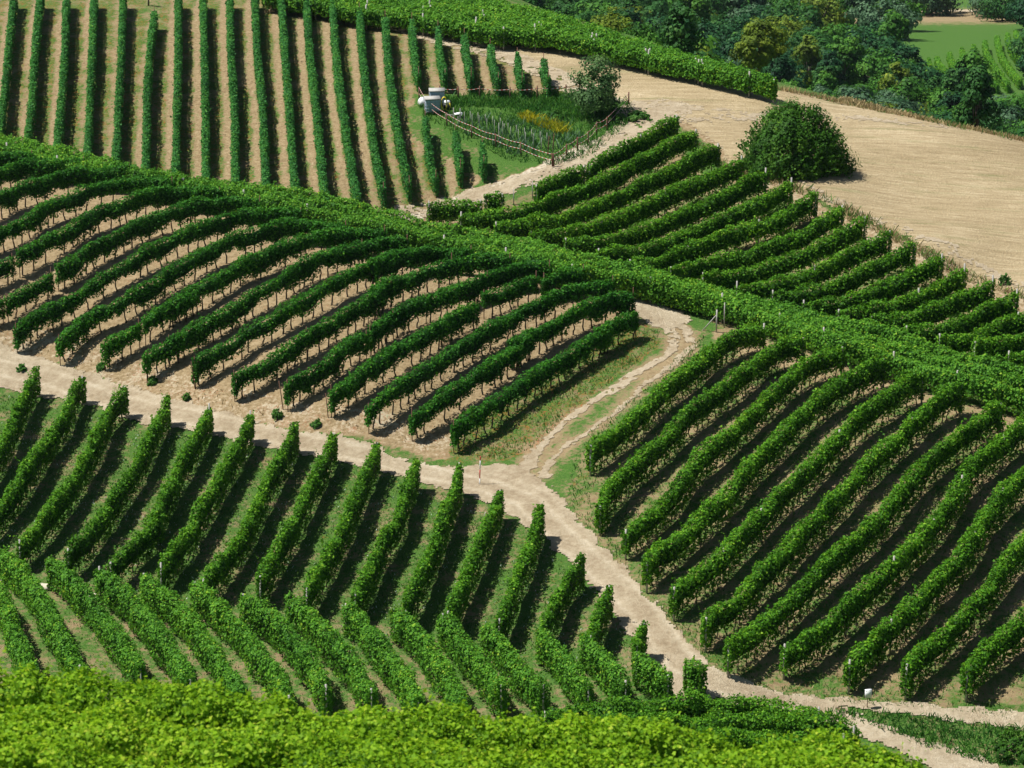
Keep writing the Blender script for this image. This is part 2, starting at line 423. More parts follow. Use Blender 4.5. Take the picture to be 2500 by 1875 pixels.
def leaves(P, Nn, size, rng, fold=.25, aspect=1.15):
    """leaf-sized folded quads at points P facing Nn"""
    n = len(P)
    Nn = Nn / (np.linalg.norm(Nn, axis=1)[:, None] + 1e-9)
    r = rng.normal(size=(n, 3)); a = np.cross(Nn, r); a /= np.linalg.norm(a, axis=1)[:, None] + 1e-9
    b = np.cross(Nn, a)
    s = (size * (0.65 + .7 * rng.random(n)))[:, None] * .5
    v0 = P - a * s * aspect; v2 = P + a * s * aspect
    v1 = P - b * s + Nn * s * fold + a * s * .2; v3 = P + b * s + Nn * s * fold + a * s * .2
    V = np.stack([v0, v1, v2, v3], 1).reshape(-1, 3)
    return V, np.arange(4 * n).reshape(n, 4)

# ------------------------------------------------------------------ rows
def resample(P, step=.25):
    P = np.asarray(P, float)[:, :2]
    if len(P) > 2:   # catmull-rom
        Q = np.vstack([2 * P[0] - P[1], P, 2 * P[-1] - P[-2]]); out = []
        for i in range(len(P) - 1):
            p0, p1, p2, p3 = Q[i:i + 4]
            for t in np.linspace(0, 1, 12, endpoint=False):
                out.append(.5 * ((2 * p1) + (-p0 + p2) * t + (2 * p0 - 5 * p1 + 4 * p2 - p3) * t * t + (-p0 + 3 * p1 - 3 * p2 + p3) * t ** 3))
        out.append(P[-1]); P = np.array(out)
    d = np.concatenate([[0], np.cumsum(np.hypot(*np.diff(P, axis=0).T))])
    n = max(3, int(d[-1] / step)); t = np.linspace(0, d[-1], n)
    return np.stack([np.interp(t, d, P[:, 0]), np.interp(t, d, P[:, 1])], 1), d[-1]

def smooth_path(P, k):
    P = P.copy()
    for _ in range(k):
        P[1:-1] = (P[:-2] + 2 * P[1:-1] + P[2:]) / 4
    return P

def extend(P, a, b):
    P = np.asarray(P, float)
    if a: P = np.vstack([P[0] + (P[0] - P[1]) / np.linalg.norm((P[0] - P[1])[:2]) * a, P])
    if b: P = np.vstack([P, P[-1] + (P[-1] - P[-2]) / np.linalg.norm((P[-1] - P[-2])[:2]) * b])
    return P

def gap_mask(t, seed, every, width):
    return np.zeros_like(t, bool)

def foliage_mesh(path, L, st, rng, seed, ends=(1, 1)):
    n = int(L * st['dens'])
    s = np.linspace(0, L, len(path)); tg = np.gradient(path, axis=0); tg /= np.linalg.norm(tg, axis=1)[:, None] + 1e-9
    def at(t):
        x = np.interp(t, s, path[:, 0]); y = np.interp(t, s, path[:, 1])
        tx = np.interp(t, s, tg[:, 0]); ty = np.interp(t, s, tg[:, 1]); l = np.hypot(tx, ty) + 1e-9
        return x, y, tx / l, ty / l
    W, z0, z1 = st['w'], st['z0'], st['z1']; rag = st['rag']
    def section(t):
        ph = seed * 17.3
        top = z1 + rag * (.14 * noise2(t * .55 + ph, t * 0 + 3, 1) + .10 * noise2(t * 2.1 + ph, t * 0, 2))
        bot = z0 + st['scal'] * (.32 * noise2(t * .9 + ph, t * 0 + 9, 3) + .22 * noise2(t * 2.4 + ph, t * 0, 4))
        wd = W * (1 + .22 * noise2(t * .8 + ph, t * 0, 5) + .15 * noise2(t * 2.7, t * 0 + ph, 6))
        e = np.minimum(t / .5, (L - t) / .5); e = np.clip(e, 0, 1) ** .5
        return bot, np.maximum(top - (1 - e) * .25, bot + .3), wd * (.35 + .65 * e)
    ta = np.arange(0, L + 2, 1.0); thin = noise2(ta * .33 + seed * 7.7, ta * 0 + seed, 8)
    t = rng.random(n) * L
    keep = rng.random(n) < np.clip(1.05 + st['thin'] * 1.6 * (np.interp(t, ta, thin) - .1).clip(-1, 0), .12, 1)
    t = t[keep]; n = len(t)
    th = np.radians(rng.uniform(-55, 235, n))
    bot, top, wd = section(t)
    zc, hz = (bot + top) / 2, (top - bot) / 2
    lump = 1 + .28 * noise2(t * 1.9 + seed, th * 1.7, 11) + .17 * noise2(t * 5 + seed, th * 3, 12)
    r = (1 - .5 * rng.random(n) ** 2) * lump
    c, sn = np.cos(th), np.sin(th)
    off = wd * np.sign(c) * np.abs(c) ** .65 * r; up = hz * np.sign(sn) * np.abs(sn) ** .75 * (1 + (r - 1) * .45)
    x, y, tx, ty = at(t)
    nx, ny = -ty, tx
    jit = rng.normal(scale=.05, size=(n, 3))
    X = x + nx * off; Y = y + ny * off
    P = np.stack([X, Y, T(x, y) + zc + up], 1) + jit
    out = np.stack([nx * c, ny * c, sn * .9 + .25], 1)
    Nn = out + rng.normal(scale=.55, size=(n, 3))
    # shoots
    ns = int(L * st['shoots'])
    if ns:
        t2 = np.repeat(rng.random(ns) * L, 6); k = np.tile(np.arange(6), ns)
        _, top2, wd2 = section(t2)
        o2 = np.repeat(rng.normal(scale=.4, size=ns), 6) * wd2; lean = np.repeat(rng.normal(scale=.6, size=(ns, 2)), 6, axis=0); hh = np.repeat(rng.uniform(.15, st.get('sh', .45), ns), 6)
        x2, y2, tx2, ty2 = at(t2)
        f = k / 5.0
        P2 = np.stack([x2 - ty2 * (o2 + lean[:, 0] * hh * f) + tx2 * lean[:, 1] * hh * f, y2 + tx2 * (o2 + lean[:, 0] * hh * f) + ty2 * lean[:, 1] * hh * f, T(x2, y2) + top2 - .12 + hh * f], 1) + rng.normal(scale=.03, size=(len(t2), 3))
        P = np.vstack([P, P2]); Nn = np.vstack([Nn, rng.normal(size=(len(t2), 3)) + [0, 0, .8]])
    # end caps
    m = int(st['dens'] * .5)
    for e, tt in ((ends[0], .12), (ends[1], L - .12)):
        if not e: continue
        t3 = np.full(m, tt) + rng.normal(scale=.12, size=m); b3, p3, w3 = section(np.clip(t3, .3, L - .3))
        x3, y3, tx3, ty3 = at(np.clip(t3, 0, L)); o3 = rng.uniform(-1, 1, m) * w3 * .8; sg = -1 if tt < 1 else 1
        P = np.vstack([P, np.stack([x3 - ty3 * o3 + tx3 * sg * .1, y3 + tx3 * o3 + ty3 * sg * .1, T(x3, y3) + b3 + (p3 - b3) * rng.random(m)], 1)])
        Nn = np.vstack([Nn, np.stack([tx3 * sg, ty3 * sg, tx3 * 0 + .3], 1) + rng.normal(scale=.5, size=(m, 3))])
    V, Fq = leaves(P, Nn, st['leaf'], rng)
    rnd = np.clip(rng.normal(.45, .2, len(P)) + (rng.random(len(P)) < .03) * .4, 0, 1)
    # opaque tube in darkest leaf tone, added inside to block light through the hedge
    m = max(4, int(L / .5)); tt = np.linspace(.25, L - .25, m); b4, p4, w4 = section(tt); x4, y4, tx4, ty4 = at(tt)
    K = 7; ang = np.radians(np.linspace(0, 360, K, endpoint=False) + 90)
    z4 = T(x4, y4); R = []
    for a in ang:
        lum = .50 + .12 * noise2(tt * 2.2 + seed, tt * 0 + a * 2, 14)
        ca, sa = math.cos(a), math.sin(a); o = w4 * np.sign(ca) * abs(ca) ** .7 * lum
        R.append(np.stack([x4 - ty4 * o, y4 + tx4 * o, z4 + (b4 + p4) / 2 + (p4 - b4) / 2 * sa * (lum + .08)], 1))
    CV = np.stack(R, 1).reshape(-1, 3); o0 = len(V)
    CF = np.array([(o0 + i * K + j, o0 + i * K + (j + 1) % K, o0 + (i + 1) * K + (j + 1) % K, o0 + (i + 1) * K + j) for i in range(m - 1) for j in range(K)])
    V = np.vstack([V, CV]); 
    return V, [Fq, CF], np.concatenate([rnd, np.full(len(CF), .0)])

TR = []
def trunk_proto(h, seed, thick=.045):
    rg = np.random.default_rng(seed)
    z = np.linspace(-.1, h, 6); P = np.stack([np.cumsum(rg.normal(scale=.035, size=6)), np.cumsum(rg.normal(scale=.035, size=6)), z], 1); P[:, :2] -= P[0, :2]
    R = np.linspace(thick, thick * .7, 6) * (1 + .2 * rg.random(6))
    paths = [(P, R)]
    for s in (-1, 1):
        q = np.array([P[-1], P[-1] + [s * .12, rg.normal() * .05, .14], P[-1] + [s * .25, rg.normal() * .08, .34]])
        paths.append((q, [thick * .6, thick * .45, thick * .25]))
    V, Fc = tubes(paths, 5)
    o = mesh_np('trunk', V, Fc, M['trunk'])
    me = o.data; bpy.data.objects.remove(o)
    return me
TRUNKS = {k: [trunk_proto(h, 100 + i + int(h * 50), th) for i in range(6)] for k, h, th in (('b', .85, .055), ('d', .62, .042), ('c', .55, .04))}
def post_mesh(h, r, m, square=True, lean=0.0):
    if square:
        V, Fc = boxes([((0, 0, h / 2 - .15), (r * 2, r * 2, h + .3), 0)])
    else:
        V, Fc = tubes([(np.array([[0, 0, -.3], [0, 0, h * .5], [lean, 0, h]]), [r, r, r * .9])], 6)
    o = mesh_np('post', V, Fc, m); me = o.data; bpy.data.objects.remove(o); return me
POST = {'grey': post_mesh(2.05, .045, M['post_grey']), 'tall': post_mesh(2.45, .05, M['post_grey']), 'rust': post_mesh(2.2, .03, M['post_rust'], False)}

STY = {
 'A': dict(mat='leaf_a', w=.24, z0=.12, z1=1.75, dens=330, leaf=.13, rag=.8, scal=.2, thin=.15, shoots=.35, post='rust', trunk=None),
 'B': dict(mat='leaf_b', w=.36, z0=.52, z1=1.98, dens=520, leaf=.13, rag=1.1, scal=1.0, thin=.4, shoots=.3, post='rust', trunk='b', tsp=.85),
 'C': dict(mat='leaf_c', w=.38, z0=.22, z1=2.02, dens=450, leaf=.135, rag=1.2, scal=.5, thin=.15, shoots=1.2, post='grey', trunk='c', tsp=.8),
 'D': dict(mat='leaf_c', w=.40, z0=.34, z1=2.1, dens=540, leaf=.13, rag=1.3, scal=.45, thin=.15, shoots=1.6, post='grey', trunk='d', tsp=.7),
 'E': dict(mat='leaf_e', w=.48, z0=.2, z1=1.92, dens=520, leaf=.135, rag=1.1, scal=.4, thin=.1, shoots=1.2, post='grey', trunk=None),
 'F': dict(mat='leaf_c', w=.28, z0=.22, z1=2.05, dens=520, leaf=.125, rag=1.7, scal=.6, thin=.3, shoots=2.8, post='grey', trunk='d', tsp=1.0),
 'G': dict(mat='leaf_e', w=.42, z0=.12, z1=2.15, dens=680, leaf=.12, rag=1.4, scal=.3, thin=.1, shoots=1.8, post='grey', trunk='d', tsp=1.5),
 'H': dict(mat='leaf_c', w=.55, z0=.2, z1=1.9, dens=800, leaf=.12, rag=1.8, scal=.3, thin=.1, shoots=3, post='grey', trunk=None),
 'J': dict(mat='leaf_e', w=.46, z0=.4, z1=1.85, dens=300, leaf=.16, rag=1.2, scal=.3, thin=.1, shoots=1.0, post='grey', trunk=None),
 'K': dict(mat='leaf_e', w=.42, z0=.2, z1=2.0, dens=150, leaf=.22, rag=.8, scal=.3, thin=.1, shoots=0, post='grey', trunk=None),
}
ROWN = [0]
ALLROWS = {}
def vine_row(sty, wpts, label, group, ends=(1, 1), posts='ends', trunk=None, sm=6):
    st = STY[sty]; ROWN[0] += 1; seed = ROWN[0]; rng = np.random.default_rng(seed)
    path, L = resample(wpts); path = smooth_path(path, sm)
    if L < .8: return None
    mid = path[0]; loc = np.array([mid[0], mid[1], float(T(mid[0], mid[1]))])
    root = empty('vine_row', loc)
    tag(root, label, 'vine row', group)
    V, Fc, rnd = foliage_mesh(path, L, st, rng, seed, ends)
    mesh_np('foliage', V - loc, Fc, M[st['mat']], root, {'rnd': ('FACE', rnd)})
    s = np.linspace(0, L, len(path))
    def put(me, nm, t, rz, sc=1.0, off=0.0):
        x = np.interp(t, s, path[:, 0]); y = np.interp(t, s, path[:, 1])
        o = bpy.data.objects.new(nm, me); COL.objects.link(o); o.parent = root
        o.location = (x - loc[0], y - loc[1], float(T(x, y)) - loc[2]); o.rotation_euler = (0, 0, rz); o.scale = (1, 1, sc)
        return o
    ang = math.atan2(path[-1, 1] - path[0, 1], path[-1, 0] - path[0, 0])
    tk = trunk if trunk is not None else st['trunk']
    if tk:
        n = min(95, int(L / st.get('tsp', 1.0)))
        for k in range(n):
            t = (k + .5 + rng.uniform(-.25, .25)) * L / n
            if rng.random() < .06: continue
            put(TRUNKS[tk][rng.integers(6)], 'trunk', t, ang + rng.normal() * .5, rng.uniform(.9, 1.1))
    if posts:
        pt = []
        if ends[0]: pt.append(.02)
        if ends[1]: pt.append(L - .02)
        if posts == 'all':
            pt += list(np.arange(5.5, L - 3, 5.5) + rng.uniform(-.4, .4))
        for t in pt: put(POST[st['post']], 'post', t, ang, rng.uniform(.94, 1.06))
    ALLROWS.setdefault(sty, []).append(path)
    return root

K1, K2, K3 = .40687, .27125, .4728
def Z(ox, oy, k, *p): return [(ox + x * k, oy + y * k) for x, y in p]
ORD = ['first','second','third','fourth','fifth','sixth','seventh','eighth','ninth','tenth','eleventh','twelfth','thirteenth','fourteenth','fifteenth','sixteenth','seventeenth','eighteenth','nineteenth','twentieth',
       'twenty-first','twenty-second','twenty-third','twenty-fourth','twenty-fifth','twenty-sixth','twenty-seventh','twenty-eighth','twenty-ninth','thirtieth','thirty-first','thirty-second','thirty-third','thirty-fourth','thirty-fifth','thirty-sixth']
for _t in ('forty', 'fifty', 'sixty', 'seventy'):
    if _t == 'forty': ORD += ['thirty-seventh', 'thirty-eighth', 'thirty-ninth']
    ORD += [_t[:-1] + 'ieth'] + [_t + '-' + ORD[_k] for _k in range(9)]

# ------------------------------------------------------------------ vine rows, traced along the tops of the hedges
ROWS = []   # (style, points, top height, extend start, extend end, ends, posts, label, group, trunk)
def add(sty, pts, h, ea, eb, label, group, ends=(1, 1), posts='ends', trunk=None):
    ROWS.append((sty, pts, h, ea, eb, ends, posts, label, group, trunk))

GA = 'vine rows of the straight upper left vineyard'
A = [[(75,0),(45,300),(15,600),(-15,800)],[(235,0),(205,300),(190,560),(155,830)],[(395,0),(385,300),(365,560),(335,870)],[(560,0),(550,300),(535,600),(520,930)],
     [(735,0),(725,300),(710,600),(690,960)],[(925,55),(895,300),(880,600),(870,1000)],[(1068,0),(1068,300),(1060,600),(1050,1030)],[(1218,0),(1225,300),(1230,600),(1232,1050)],
     [(1378,0),(1385,300),(1405,600),(1410,1050)],[(1530,0),(1545,300),(1575,600),(1595,1070)],[(1690,0),(1710,300),(1735,600),(1770,1100)],[(1840,0),(1860,300),(1895,600),(1950,1150)]]
for i, p in enumerate(A):
    lab = '%s long straight vine row from the left edge, upper left vineyard' % ORD[i] if i != 5 else 'straight vine row starting at a bare sandy patch with a dead stump, upper left'
    add('A', Z(0, 0, K1, *p), 1.8, 0 if i == 5 else 4, 1.5, lab, GA, (i == 5, 0))
A2 = [([(30,-8),(55,350),(110,750),(175,1140)],3,1),([(190,40),(215,350),(265,750),(335,1120)],0,0),([(345,90),(370,400),(420,750),(490,1085)],0,0),
      ([(505,110),(520,300),(546,430)],0,0),([(585,680),(610,900),(650,1050)],0,0),([(662,150),(675,300),(705,430)],0,0),([(765,770),(785,880),(797,990)],0,0),
      ([(820,200),(840,330),(862,440)],0,0),([(928,850),(938,960)],0,0),([(975,255),(1000,380),(1025,455)],0,0),([(1138,310),(1150,400),(1168,455)],0,0),([(1295,350),(1305,410),(1325,455)],0,0)]
L2 = ['thirteenth straight vine row, third long one left of the fenced garden','long vine row, second to the left of the fenced garden','longest vine row passing just left of the white tanks',
      'short vine row above the white tanks, its top at the dirt path','vine row just below the white tanks, left of the taped fence','short vine row above the fence, second right of the tank row','middle one of three short vine rows below the taped fence',
      'third short vine row between dirt path and garden fence','shortest vine row below the taped fence, rightmost of the three','fourth short vine row between dirt path and garden fence',
      'short vine row with a reddish withered vine at its lower end','last short vine row, nearest to the orchard tree']
for (p, ea, eb), lab in zip(A2, L2):
    add('A', Z(800, 0, K1, *p), 1.8, ea, eb, lab, GA, (ea == 0, eb == 0))

GB = 'curved vine rows with bare trunks on the left hillside'
P1 = lambda *p: Z(0, 300, K2, *p)
P2 = lambda *p: Z(0, 600, K2, *p)
P3 = lambda *p: Z(400, 450, K2, *p)
P4 = lambda *p: Z(900, 500, K2, *p)
P5 = lambda *p: Z(450, 750, K2, *p)
P6 = lambda *p: Z(900, 750, K3, *p)
Q5 = lambda *p: Z(800, 600, K1, *p)
B = [P1((-60,285),(150,272),(290,285)),
     P1((-20,415),(100,370),(270,335)) + P1((430,350),(600,325),(755,325)),
     P1((-20,650),(200,545),(400,490),(560,435),(750,420),(900,405),(1170,405)),
     P1((-20,950),(200,860),(300,785),(500,665),(600,640),(800,575),(900,535),(1160,495),(1400,495),(1550,530)),
     P1((-30,1260),(110,1195)),
     P1((165,1165),(300,1090),(480,1000),(700,865),(900,745),(1000,730),(1180,655),(1350,615),(1560,575),(1980,605)),
     P1((-30,1590),(20,1580)),
     P1((60,1565),(250,1455),(460,1335)),
     P1((515,1290),(700,1190),(850,1065),(1000,1000),(1200,885),(1450,785),(1640,735),(1750,685),(1950,672)) + P3((737,117),(865,135)),
     P2((140,735),(280,625),(450,525),(650,445),(850,285),(1050,175),(1200,85)) + P3((0,490),(200,392),(400,322),(600,255),(800,232),(1050,218),(1235,232)),
     P2((530,850),(700,665),(850,565),(1050,505),(1200,405),(1400,295)) + P3((0,775),(200,675),(300,605),(500,505),(650,445),(800,392),(1000,335),(1200,305),(1450,340),(1640,362)),
     P2((935,890),(970,830),(1150,762),(1250,690)),
     P2((1300,660),(1500,515),(1650,465),(1800,355)) + P3((0,1065),(200,985),(400,855),(550,765),(740,645),(850,640),(1000,545),(1200,485),(1400,425),(1600,405),(1830,405),(1990,410)),
     P2((1315,1000),(1345,930),(1550,845),(1700,755)) + P3((0,1425),(200,1305),(400,1195),(600,1085),(800,955),(1000,855),(1200,725),(1400,625),(1550,565),(1700,545),(1900,485),(2000,475)) + P4((350,315)),
     P5((90,490),(200,405),(400,305),(530,225)) + P3((720,1285),(900,1215),(1060,1115),(1300,985),(1450,885),(1700,755),(1900,665),(2100,605)) + P4((0,545),(200,455),(400,412),(600,375),(800,395),(925,405)),
     P5((445,610),(500,575),(700,485),(850,375),(1000,285),(1200,165)) + P3((1684,1110),(1850,1005),(2000,905)) + P4((0,765),(200,675),(400,595),(700,495),(900,455),(1100,455),(1275,475)),
     P5((925,690),(970,630),(1150,545),(1350,405),(1500,275),(1640,230)),
     P5((1680,190),(1800,100),(1880,55)),
     P4((10,1125),(190,985),(350,905),(500,835),(650,795),(850,695),(1100,605),(1300,545),(1500,515),(1630,545)),
     P5((1318,750),(1450,675),(1650,515),(1900,375)) + P4((430,1175),(600,1075),(750,975),(970,875)),
     P4((1035,790),(1200,755),(1300,692),(1510,642)),
     P4((1575,640),(1700,605),(1935,575)),
     P5((1655,890),(1800,775),(2000,635)) + P4((560,1405),(800,1245),(1000,1135),(1250,985),(1500,865),(1600,815),(1850,725),(2000,692),(2200,672)) + Q5((1720,212)),
     P6((222,550),(265,520),(400,442),(550,332),(700,242),(850,122)) + P4((1250,1270),(1500,1125),(1700,1005),(1900,905),(2200,815)) + Q5((1720,295),(1835,285)),
     P6((438,610),(480,572),(600,512)), P6((530,560),(700,432),(850,332),(1000,242),(1150,142),(1260,92)) + Q5((1600,510),(1750,430),(1850,392))]
B.pop(24); 
B[-1] = P6((438,610),(480,572),(600,512),(700,432),(850,332),(1000,242),(1150,142),(1260,92)) + Q5((1600,512),(1750,432),(1850,392))
LB = ['topmost short vine row of the hillside at the left edge','second vine row from the top of the left hillside, broken by a bright gap','third vine row from the top, curving to the crest','fourth vine row from the top, curving to the crest',
      'short stub of vine row cut by the left edge, above the gap','fifth curved vine row, its lower end beside a small gap','tiny stub of vines at the left edge above the dirt road','short separate piece of vine row near the left edge',
      'vine row starting right of a gap with a leaning trunk','vine row whose end is nearest to the left edge above the road','vine row second from the left along the dirt road','short lower piece of the third vine row along the road',
      'long upper piece of the third vine row along the road','vine row with drooping end, fourth along the road','vine row whose lower end stands beside a thin rusty pole, fifth along the road','sixth vine row along the road, with a rounded end',
      'lower piece of the seventh vine row between two bare rusty poles','middle bit of the seventh vine row, right of the gap','upper piece of the seventh vine row running to the crest','lower part of the eighth vine row, next to the second bare pole',
      'middle part of the eighth vine row between two gaps','short upper end of the eighth vine row near the crest','ninth vine row, with a thick grey post at its lower end','tenth vine row, last but one before the grassy bank','lowest vine row of the hillside, bordering the grassy bank']
for i, p in enumerate(B):
    ea = 2 if p[0][0] < 0 else 0
    add('B', p, 1.9, ea, 0, LB[i], GB, (ea == 0, 1), 'ends' if i not in (13, 15, 18, 20) else 'all')

# crest rows
up = [(-40,316),(0,324),(54,341),(136,360),(200,372),(290,398),(385,421),(480,431),(560,442),(600,447),(753,463),(807,472),(888,492),(950,514),(1035,537),(1117,550),(1171,560),(1293,584),(1402,614),(1500,633),(1600,660),(1795,713),(1958,749),(2129,790),(2292,843),(2400,870),(2520,899)]
lo = [(-40,338),(0,347),(54,362),(136,385),(200,392),(320,411),(423,432),(537,455),(636,474),(736,495),(848,523),(942,546),(997,560),(1152,590),(1247,610),(1345,634),(1426,650),(1549,668),(1700,704),(1900,766),(2076,829),(2182,861),(2271,890),(2393,922),(2520,958)]
ux, uy = np.array(up).T; lx, ly = np.array(lo).T
GE = 'vine rows along the crest of the ridge'
nE = 3
for i in range(nE):
    f = i / (nE - 1.0); xs = np.arange(-30, 2521, 75)
    ys = np.interp(xs, ux, uy) * (1 - f) + np.interp(xs, lx, ly) * f
    add('E', list(zip(xs, ys + 2)), 1.85, 3, 3, ['rearmost pale green vine row along the whole ridge crest', 'middle pale green vine row along the ridge crest', 'front vine row of the ridge crest, bordering the dirt track'][i], GE, (0, 0), 'all' if i == 2 else None)

GC = 'vine rows sloping down from the stubble field'
C1 = lambda *p: Z(1000, 250, K3, *p)
C2 = lambda *p: Z(1500, 250, K3, *p)
C3 = lambda *p: Z(1600, 500, K3, *p)
C4 = lambda *p: Z(2000, 600, .394, *p)
C = [C1((98,520),(200,512),(368,505)), C1((392,488),(440,474),(480,484)), C1((655,440),(700,402),(800,362),(903,328)),
     C1((928,322),(1000,262),(1058,238)) + C2((100,192),(200,142),(260,102),(322,78)),
     C1((265,570),(450,562),(650,522),(760,462),(900,422),(1000,372),(1100,322),(1200,272)) + C2((211,246),(300,192),(370,162),(422,152)),
     C1((445,622),(640,602),(800,572),(950,512),(1060,462),(1200,402)) + C2((211,366),(400,282),(480,242),(537,217)),
     C1((625,672),(800,662),(950,622),(1050,582),(1200,522)) + C2((211,495),(300,442),(400,402),(500,362),(600,312),(658,287)),
     C1((805,712),(950,702),(1100,672)) + C2((211,612),(350,552),(500,492),(620,432),(720,372),(783,347)),
     C1((975,762),(1100,750)) + C2((211,722),(350,672),(500,602),(650,532),(800,462),(860,422),(916,407)),
     C2((80,815),(211,802),(350,752),(500,692),(650,632),(800,592),(900,542),(1000,482),(1043,477)),
     C3((80,325),(211,300)) + C2((550,792),(700,762),(850,702),(1000,642),(1100,572),(1178,542)),
     C3((245,365),(400,342),(600,292),(750,232),(900,172),(1000,112),(1083,72)),
     C3((420,412),(550,397),(700,372),(850,312),(1000,242),(1100,192),(1213,142)),
     C3((605,452),(750,442),(900,402),(1050,332),(1150,282)) + C4((508,18),(590,2)),
     C3((765,502),(900,492)) + C4((200,312),(380,242),(500,202),(600,142),(700,82),(763,62)),
     C4((120,402),(300,382),(430,352),(550,302),(700,242),(800,182),(903,132)),
     C4((325,442),(500,432),(650,392),(800,342),(900,292),(1000,242),(1078,207)),
     C4((540,507),(700,492),(850,452),(1000,392),(1100,332),(1228,287)),
     C4((745,562),(900,542),(1050,492),(1200,442),(1290,412)),
     C4((965,602),(1100,582),(1290,550)), C4((1175,657),(1300,640))]
LC = ['low row of yellowish vines left of the round lone vine','round lone vine standing between two bare grey poles','short vine row below the dirt track, left of a grey post','uppermost vine row reaching toward the orchard tree']
for i, p in enumerate(C):
    lab = LC[i] if i < 4 else '%s vine row from the top of those sloping down from the stubble field' % ORD[i - 3]
    e = 4 if i >= 18 else 0
    add('C', p, 1.9, 0, e, lab, GC, (1, e == 0), 'ends' if i % 3 else 'all', None)

GD = 'vine rows on the right hillside below the crest'
D1 = lambda *p: Z(1300, 750, K3, *p)
D2 = lambda *p: Z(1300, 1150, K3, *p)
D3 = lambda *p: Z(1900, 750, K3, *p)
D4 = lambda *p: Z(1900, 1150, K3, *p)
D5 = lambda *p: Z(1700, 1425, K3, *p)
D = [D1((212,800),(245,790)), D1((300,722),(380,662),(480,592),(600,482),(700,382),(850,272),(950,182),(1100,102),(1198,84)),
     D2((350,180),(385,95)) + D1((470,842),(560,762),(700,642),(800,532),(950,422),(1100,312),(1200,222)) + D3((0,182),(132,162)),
     D2((482,302),(560,242),(640,172),(740,82)) + D1((850,772),(1000,642),(1150,502)) + D3((0,392),(100,302),(200,242),(333,214)),
     D2((592,470),(640,402),(750,332),(900,192),(1000,102)) + D1((1150,770)) + D3((0,655),(150,502),(280,402),(400,332),(550,268)),
     D2((732,612),(800,542),(950,452),(1050,342),(1150,242)) + D3((0,952),(150,822),(300,662),(450,522),(600,422),(680,362),(748,352)),
     D2((897,770),(930,702),(1030,682),(1100,602),(1200,492)) + D4((0,440),(130,292),(250,172)) + D3((450,802),(600,662),(720,552),(820,462),(948,402)),
     D2((1012,902),(1100,842),(1200,762)) + D4((0,702),(150,562),(300,412),(450,292),(560,182)) + D3((700,852),(850,702),(1000,602),(1100,512),(1153,492)),
     D4((32,910),(100,880),(250,782),(400,642),(500,552),(650,402),(800,252),(900,122)) + D3((1000,802),(1150,682),(1290,565)),
     D5((792,402),(850,322),(950,252)) + D4((500,852),(650,722),(780,582),(900,462),(1000,342),(1080,202),(1200,62)) + D3((1290,830)),
     D5((1087,432),(1130,362)) + D4((700,942),(850,832),(1000,682),(1100,562),(1200,422),(1290,330)),
     [(2362,1634),(2397,1586),(2446,1550),(2510,1495)], [(2520,1690),(2560,1640),(2640,1560)]]
LD = ['single leafy vine on a grey post below the grassy track','first vine row right of the curving grassy track','second vine row right of the grassy track, post at its lower end','third vine row, its leafy end arching over a grey post',
      'fourth vine row of the right hillside from the track','fifth vine row, with a tall grey post before its end','sixth vine row, splitting into an arch at its lower end','seventh vine row, ending beside a short grey post near the road',
      'eighth vine row, its end post above a shaded dirt patch','ninth vine row, ending beside the small white box on a stake','tenth vine row, the last but one at lower right','eleventh vine row with a grey end post, at the right edge','vine row cut by the lower right edge']
for i, p in enumerate(D):
    e = 4 if p[-1][0] > 2495 else 0
    add('D', p, 1.95, 0, e, LD[i], GD, (1, e == 0), 'all' if i in (5, 6, 8, 9) else 'ends')

GF = 'vine rows with long shadows between the road and the valley'
F1 = lambda *p: Z(0, 850, K3, *p)
F2 = lambda *p: Z(500, 950, K3, *p)
F3 = lambda *p: Z(1100, 1250, K3, *p)
F4 = lambda *p: Z(0, 1250, K3, *p)
F5 = lambda *p: Z(550, 1300, K3, *p)
Fr = [F1((187,105),(140,192),(90,302),(40,422),(0,492),(-60,600)), F1((425,140),(370,212),(345,302),(250,432),(180,542),(90,682),(0,802),(-60,870)),
      F1((645,210),(565,292),(500,442),(400,622),(330,722),(250,832)) + F4((160,86),(100,152)), F1((865,250),(810,352),(770,442),(710,572),(650,652),(570,782),(480,902)) + F4((450,102),(350,192)),
      F1((1080,295),(1020,422),(950,542),(880,682),(820,802),(760,882)) + F4((840,2),(730,102),(570,260)), F2((236,125),(190,232),(110,362),(50,472),(0,562)) + F1((1000,872)) + F4((1000,52),(900,172),(830,272)),
      F2((468,180),(430,262),(370,372),(290,522),(220,682),(120,832)) + F4((1087,306),(1050,362)), F2((665,230),(620,332),(540,482),(470,642),(400,762)) + F5((224,142),(180,232)),
      F2((892,280),(830,412),(780,532),(720,682),(640,832)) + F5((480,182),(420,302)), F2((1092,368),(1030,522),(1000,642),(920,762)) + F5((754,162),(670,322)),
      Q5((790,1320),(760,1440),(720,1530),(680,1650)) + F5((1090,22),(1020,182),(932,360)), Q5((1035,1465),(1000,1560),(960,1650)) + F5((1200,302),(1150,422)),
      Q5((1275,1572)) + F3((410,152),(350,292),(310,422),(252,560)), F3((682,232),(590,342),(540,452),(490,562),(470,620)), F3((820,388),(770,502),(740,602),(722,648)), F3((1000,578),(970,622),(962,700)),
      [(-30,965),(-60,1030),(-90,1100)]]
for i, p in enumerate(Fr):
    lab = '%s vine row from the left edge of those starting below the dirt road' % ORD[i] if i < 16 else 'dark vine row end just outside the left edge'
    if i == 16: continue
    if i == 15: lab = 'last and shortest vine row below the dirt road, beside two grey posts'
    if i == 14: lab = 'short vine row second to last along the lower dirt road'
    if i == 13: lab = 'vine row whose top end leans over the dirt road, third to last'
    e = 3 if i < 2 else 0
    add('F', p, 1.95, 0, e, lab, GF, (1, e == 0), 'ends')

